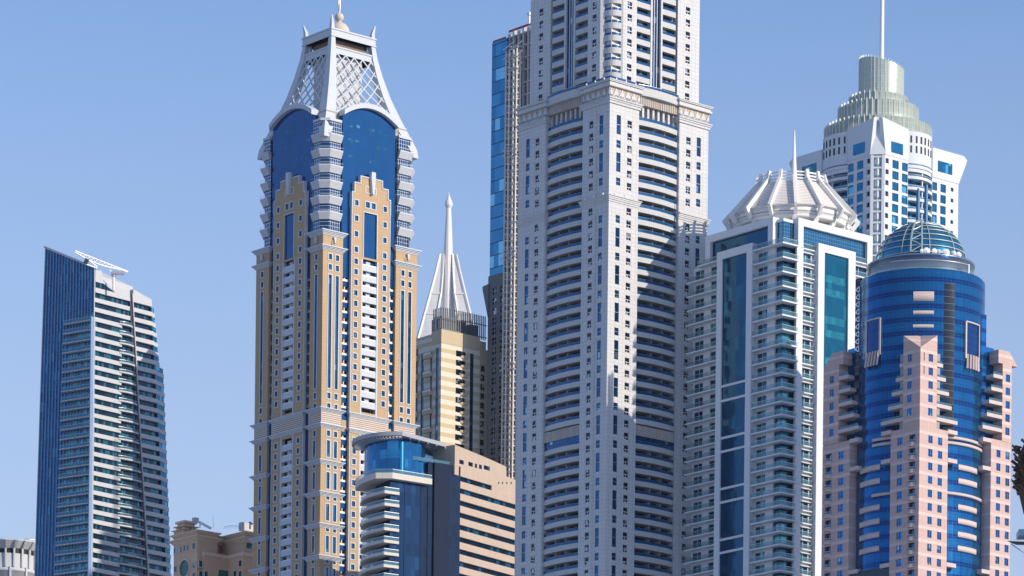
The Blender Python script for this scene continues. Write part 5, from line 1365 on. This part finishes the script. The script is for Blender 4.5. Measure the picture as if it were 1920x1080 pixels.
# ------------------------------------------------------------- dark blue office block with curved balconies in front
wallmat('beige_stone',(.50,.41,.34),1.2,30,.75,.05,.12); wallmat('soffit_stone',(.62,.59,.55),2.5,1,.8,.05,.08)
glassmat('office_blue',(.003,.035,.11),.5,.09,1.6,3.7,.4,lit=(.006,.055,.14),litp=.15,mull=(1.6,3.7),mth=.06,mcol=(.003,.03,.09),warp=.012)
glassmat('crown_blue',(.012,.15,.36),.65,.09,1.4,2.6,.3,lit=(.03,.24,.5),litp=.1,mull=(1.4,7),mth=.06,mcol=(.005,.05,.16),warp=.03)
glassmat('navy_glass',(.003,.02,.06),.45,.1,1.4,3.7,.4); plain('slate_panel',(.025,.035,.065),.9); MATS['slate_panel'].node_tree.nodes['Principled BSDF'].inputs['Specular IOR Level'].default_value=0; plain('canopy_grey',(.36,.39,.44),.5)
def t7():
    t=Tower('office_block','dark blue glass office block with a curved roof canopy and beige banded wing','office building',1210,722,940,35,k=1.05)
    R,L=t.R,t.L; fl=3.6; zb=R.z(722,1130)
    zled=R.z(736,889); 
    uE=R.u(862,930)
    # glass body behind the balconies
    WLb=L.u(664,960); 
    # curved plan of the left side
    def arc(u0,u1,o,bow,n=12): return [L.p(u,oo,0)[:2] for u,oo in curve_pts(u0,u1,o,bow,n)]
    uL1=L.u(659,960)+1.0
    left=[L.p(u,-2.2-6.0*(u/uL1)**2.2,0)[:2] for u in [uL1*i/10 for i in range(11)]]
    body=[(2.2+0,0.6)]+left[1:]+[(uE-4,uL1),(uE-1.2,.6)]
    t.part('glass_body',G().prism(list(reversed(body)),0,zled-1.2,'office_blue'))
    # front flat glass with darker columns and slate panel
    for a,b,m,o in ((760,768,'office_blue',.12),(790,803,'navy_glass',.10),(803,813,'navy_glass',.3),(813,842,'slate_panel',.9),(842,863,'navy_glass',.5)):
        t.part('glass_column' if m!='slate_panel' else 'slate_column',G().box(R,R.u(a,960),R.u(b,960),-1.2,o-.6,0,R.z(805,866) if a>800 else zled-1,m))
    # balconies wrapping the corner
    uR=R.u(748,930); k=0
    while True:
        z=R.z(721,924)-k*fl-.2
        if z<zb-4: break
        pts=[(-.2+0,-.2),(uR,-.2),(uR,1.5),(2,1.5)]; 
        outer=[L.p(u,.2+.6*math.sin(min(1,u/uL1)*math.pi)-4.4*(u/uL1)**3,0)[:2] for u in [uL1*i/10 for i in range(11)]]
        poly=[(uR,-.2)]+[(uR,1.5)]+[L.p(u,-3-4.4*(u/uL1)**2.2,0)[:2] for u in [uL1*i/6 for i in range(7)]]+list(reversed(outer))
        g=G().prism(poly,z,z+.4,'soffit_stone')
        for p,q in zip(outer,outer[1:]): g.bar((*p,z+.45),(*q,z+.45),.28,.85,'soffit_stone')
        g.bar((*outer[0],z+.45),(uR,-.2,z+.45),.28,.85,'soffit_stone')
        r=G()
        for p,q in zip(outer,outer[1:]): r.bar((*p,z+1.35),(*q,z+1.35),.06,1.0,'rail_glass'); r.bar((*p,z+1.88),(*q,z+1.88),.1,.08,'steel')
        r.bar((*outer[0],z+1.35),(uR,-.2,z+1.35),.06,1.0,'rail_glass'); r.bar((*outer[0],z+1.88),(uR,-.2,z+1.88),.1,.08,'steel')
        t.part('balcony',g,[('railing',r)]); k+=1
    # big ledge
    uR2=R.u(805,900); lp=[L.p(u,2.3-4.2*(u/uL1)**2.6,0)[:2] for u in [uL1*1.03*i/12 for i in range(13)]]
    # shift the ledge corner to the right
    c0=(R.u(736,889,1.5),-1.5)
    poly=[(uR2,-1.5),(uR2,6)]+[(8,uL1*1.03),lp[-1]]+list(reversed(lp[1:-1]))+[c0]
    t.part('ledge',G().prism(poly,zled-1.7,zled,'soffit_stone'))
    rl=G(); P=[(uR2,-1.3)]+[c0]+lp[1:]
    for p,q in zip(P,P[1:]): rl.bar((*p,zled+.5),(*q,zled+.5),.06,.95,'rail_glass'); rl.bar((*p,zled+1.02),(*q,zled+1.02),.1,.08,'steel')
    t.part('ledge_railing',rl)
    # crown storey: curved glass drum, corner toward the viewer
    zc0,zc1=zled-.2,R.z(752,828)
    Yc=1210.0; cc_,ss_=math.cos(t.th),math.sin(t.th)
    def loc(X,Y_): dx,dy=X-t.x,Y_-t.y; return (cc_*dx+ss_*dy,-ss_*dx+cc_*dy)
    X0=ray(753,830)[0]*Yc
    def rim_pts(r,dr,a1=205,n=22,th=50,length=24):
        # straight edge running back to the right, then a round sweep to the left and back
        f=(X0,Yc+dr); e=(X0+length*math.cos(math.radians(th)),Yc+dr+length*math.sin(math.radians(th)))
        pts=[loc(*e),loc(*f)]
        for q in range(1,n+1):
            a=math.radians(-90-(a1-90)*q/n); pts.append(loc(X0+r*math.cos(a),Yc+dr+r+r*math.sin(a)))
        return pts
    zc1=ray(753,829)[1]*(Yc+3)+CAMZ
    gl=rim_pts(11.4,3.2,190,20,46,8.0)
    cA=gl[1]; b0=loc(X0+9,Yc+3.2+22)
    t.part('crown_glazing',G().prism([gl[0],b0]+list(reversed(gl[2:]))+[cA],zc0,zc1+1,'crown_blue'))
    t.part('crown_corner',G().tube((*cA,zc0),(*cA,zc1),.55,.55,8,'corner_cyan'))
    u0,u1=R.u(784,870),R.u(815,870)
    t.part('crown_box',G().box(R,u0,u1,-9,-1.6,zc0,R.z(800,858),'crown_blue')); t.part('terrace_railing',G().box(R,u0-3.2,R.u(857,870),-.9,-.8,R.z(805,866),R.z(805,866)+1.1,'rail_glass'))
    # canopy ring
    zk=ray(755,811)[1]*Yc+CAMZ
    outer=rim_pts(15.0,0,200,26,50,19.5); inner=rim_pts(10.2,4.6,200,26,50,17.0)
    for i in range(len(outer)-1):
        A,B,Cc,D=outer[i],outer[i+1],inner[i+1],inner[i]
        t.part('canopy',G().prism([A,B,Cc,D],zk-.9,zk-.5,'canopy_grey') if i<1 else G().prism([A,B,[B[0]+(Cc[0]-B[0])*.28,B[1]+(Cc[1]-B[1])*.28],[A[0]+(D[0]-A[0])*.28,A[1]+(D[1]-A[1])*.28]],zk-.9,zk-.5,'canopy_grey'))
        t.part('canopy_fascia',G().bar((*A,zk-.35),(*B,zk-.35),.35,1.15,'canopy_grey'))
        t.part('canopy_inner_beam',G().bar((*D,zk-.9),(*Cc,zk-.9),.4,1.0,'canopy_grey'))
    L_=[(outer[i],inner[i]) for i in range(len(outer))]
    for i in range(len(L_)-1):
        for f in ((0,.2,.4,.6,.8) if i==0 else (0,)):
            A=[L_[i][j][0]+(L_[i+1][j][0]-L_[i][j][0])*f for j in (0,1)]; B=[L_[i][j][1]+(L_[i+1][j][1]-L_[i][j][1])*f for j in (0,1)]
            t.part('canopy_bracket',G().bar((A[0],B[0],zk-1.0),(A[1],B[1],zk-1.4),.28,.6,'canopy_grey'))
    t.part('roof',G().prism([inner[0],loc(X0+8,Yc+34)]+list(reversed(inner[2:]))+[inner[1]],zk-1.5,zk-1.0,'canopy_grey'))
    # beige wing, turned 19 degrees further
    a=math.radians(19); p=R.p(uE,-.5,0); W=Face(t,p[0],p[1],math.cos(a),math.sin(a),math.sin(a),-math.cos(a))
    ue=W.u(968,960)+6; z0=W.z(862,893.5)
    us=[0,W.u(852,830)] 
    prof=[(W.u(845,840),W.z(862,893)-2.0)]
    P=[(W.u(px,y),W.z(px,y)) for px,y in ((846,834),(920,863),(920.5,863),(948,876),(948.3,894),(964,900))]
    pts=[(-2.5,z0-3.4),(-2.5,P[0][1])]+[(u,z) for u,z in P[1:]]+[(ue,P[-1][1]-.0),(ue,z0-3.4)]
    n=int((z0-zb)/fl)+2
    g=G().fprism(W,[(-2.5,z0),(-2.5,P[0][1]+.2),P[1],P[3],P[4],P[5],(ue,P[5][1]),(ue,z0)],-8,.25,'beige_stone'); t.part('parapet_wall',g)
    # the band under the parapet turns solid on its right end
    zq=z0
    t.part('glazing',G().box(W,-2.4,ue-.2,-14,-.5,0,z0+.1,'ribbon_navy'))
    for k in range(n):
        z=z0-3.55-k*fl*1.0
        if z<zb-3: break
        t.part('stone_band',G().box(W,.15,ue,-1.4,.25,z,z+2.05,'beige_stone'))
    t.part('stone_infill',G().box(W,W.u(921,900),ue,-1.3,.22,z0-3.6,z0+.2,'beige_stone'))
    for i,px in enumerate((933,940,948,956)): t.part('vent_opening',G().box(W,W.u(px,905),W.u(px,905)+.5,.2,.3,W.z(px,908),W.z(px,904),'dark_interior'))
    for a_,b_ in ((860,868),(877,885),(889,893),(897,902),(906,917)): t.part('vent_opening',G().box(W,W.u(a_,868),W.u(b_,868),.2,.3,W.z((a_+b_)/2,866+(a_-860)*.24)-.8,W.z((a_+b_)/2,866+(a_-860)*.24)+.4,'ribbon_navy'))
    t.part('wing_end',G().box(W,ue-.3,ue,-14,.2,0,P[5][1],'beige_stone'))
    t.finish()
plain('corner_cyan',(.05,.35,.60),.25,.4); glassmat('ribbon_navy',(.006,.035,.09),.5,.1,1.5,3.6,.6,lit=(.02,.13,.25),litp=.2,mull=(1.5,60),mth=.06,mcol=(.01,.02,.04))
t7()
# ------------------------------------------------------------- unseen tower added behind the lattice-crowned tower to throw shade on the slanted tower
def tn():
    Y=1462
    t=Tower('added_shade_tower','added plain grey shading tower, unseen behind the tan and blue crowned tower','skyscraper',Y,640,700,40)
    zt=396; w=26
    t.part('core',G().bx(.8,w-.1,.8,w-.1,0,zt-1,'grey_granite'))
    for F_ in (t.R,t.L):
        H=[(2+i*4.6,4.4+i*4.6,zt-5-k*3.4,zt-3-k*3.4) for i in range(5) for k in range(24)]
        t.part('wall',G().holes(F_,0,w,zt-90,zt,H,'grey_granite',0,.4,back=.8,sides='end')); t.part('wall',G().box(F_,0.01,w,-.8,0,0,zt-90,'grey_granite'))
        for h in H: t.part('window',G().box(F_,h[0],h[1],-.5,-.4,h[2],h[3],'window_dark'))
    t.part('roof_parapet',G().bx(-.1,w,-.1,w,zt-.2,zt+.6,'grey_granite'))
    t.finish(60)
tn()
# ------------------------------------------------------------- date palm and street lamp close by, cut by the right edge
plain('palm_bark',(.11,.075,.05),.9); plain('palm_boot',(.16,.10,.065),.9); plain('palm_leaf',(.06,.10,.035),.6); plain('lamp_dark',(.03,.04,.055),.35,.5)
def palm():
    D=60; P=lambda px,y:(ray(px,y)[0]*D,D,ray(px,y)[1]*D+CAMZ)
    cx_=P(1958,900)[0]; e=bpy.data.objects.new('date_palm',None); C.objects.link(e); e.location=(cx_,D,0); e['label']='brown bristly date palm head poking in at the right edge'; e['category']='palm tree'
    zt=P(1958,845)[2]; zm=P(1958,925)[2]; zl=P(1958,985)[2]; r=cx_-P(1905,880)[0]
    build('trunk',G().lathe(0,0,[(.24,0),(.19,zl-.3),(.2,zl),(.30,zl+.18),(r*.9,zm),(r*.95,zt-.1),(r*.5,zt+.3)],18,'palm_bark',smooth=True),e)
    rnd=random.Random(5); g=G()
    for i in range(420):
        a=rnd.uniform(0,6.283); z=rnd.uniform(zm-.08,zt+.05); rr=r*(.86 if z>zm else .7); c,s_=math.cos(a),math.sin(a); ln=rnd.uniform(.04,.14)
        p=Vector((rr*c,rr*s_,z)); q=p+Vector((c*ln*.9,s_*ln*.9,ln*rnd.uniform(-.2,1.1))); g.bar(p,q,rnd.uniform(.02,.045),rnd.uniform(.01,.03),'palm_boot' if i%3 else 'palm_bark')
    build('leaf_stubs',g,e)
    g=G()
    for i in range(26):
        a=2*math.pi*i/26+rnd.uniform(-.1,.1)
        if math.cos(a)<.15: continue
        c,s_=math.cos(a),math.sin(a); L_=rnd.uniform(2.6,3.4); up=rnd.uniform(.5,1.3); prev=None
        for j in range(9):
            f=j/8; p=Vector((c*L_*f*.8,s_*L_*f*.8,zt+.1+up*2*f-2.2*f*f)); 
            if prev: 
                g.bar(prev,p,.03,.03,'palm_leaf')
                if j>1:
                    for sd in (-1,1):
                        for m in range(5):
                            pp=prev+(p-prev)*(m/5); t2=pp+Vector((-s_*sd*.38+c*.2,c*sd*.38+s_*.2,-.14)); g.add([pp,pp+Vector((c*.03,s_*.03,0)),t2],[(0,1,2)],'palm_leaf')
            prev=p
    build('fronds',g,e)
palm()
def lamp():
    D=46; P=lambda px,y,d=0:(ray(px,y)[0]*(D+d),D+d,ray(px,y)[1]*(D+d)+CAMZ)
    o=P(1990,1020); e=bpy.data.objects.new('street_lamp',None); C.objects.link(e); e.location=(o[0],D,0); e['label']='dark street lamp with a blade-shaped head entering at the lower right edge'; e['category']='street lamp'
    q=lambda px,y,d=0: Vector(P(px,y,d))-Vector((o[0],D,0))
    build('pole',G().tube((0,0,0),(0,0,q(1990,1000).z),.09,.06,12,'lamp_dark'),e)
    g=G(); T=[(1889,1014,.2),(1897,1016.5,1.6),(1908,1018.5,3.2),(1925,1019,4.6),(1950,1019,5.2),(1990,1020,4.5)]; m=46/F
    v=[]
    for px,y,h in T:
        p=q(px,y); hh=h*m*.62; w=.10*min(1,h/3)
        for dy,dz in ((-w,0),(0,-hh),(w,0),(0,hh)): v.append((p.x,p.y+dy,p.z+dz))
    fs=[]
    for i in range(len(T)-1):
        for j in range(4): fs.append((4*i+j,4*i+(j+1)%4,4*i+4+(j+1)%4,4*i+4+j))
    g.add(v,fs+[(0,1,2,3),tuple(range(4*len(T)-4,4*len(T)))],'lamp_dark'); build('lamp_head',g,e)
    p0,p1=q(1908,1006),q(1990,990)
    a=q(1908,1003); b=q(1990,1003); h=14*m/2; build('glass_panel',G().hexa([(x,y,z) for z in (a.z-h*.7,a.z+h) for x,y in ((a.x,-.12),(b.x,-.12),(b.x,.12),(a.x,.12))],'lamp_glass'),e)
    build('stay_wire',G().tube(q(1896,1020),q(1990,1085),.006,.006,5,'steel'),e)
plain('lamp_glass',(.10,.20,.32),.2,.5)
lamp()
# ------------------------------------------------------------- thin dusty air round the camera and the towers
hm=bpy.data.materials.new('haze'); hm.use_nodes=True; hn=hm.node_tree; hn.nodes.clear()
ho=hn.nodes.new('ShaderNodeOutputMaterial'); hv=hn.nodes.new('ShaderNodeVolumePrincipled'); hv.inputs['Color'].default_value=(.80,.88,1,1); hv.inputs['Density'].default_value=1.5e-5; hv.inputs['Anisotropy'].default_value=.2
hn.links.new(hv.outputs[0],ho.inputs['Volume']); MATS['haze']=hm
hz=build('haze',G().bx(-5900,5900,-2900,8900,-1,520,'haze')); hz['kind']='stuff'
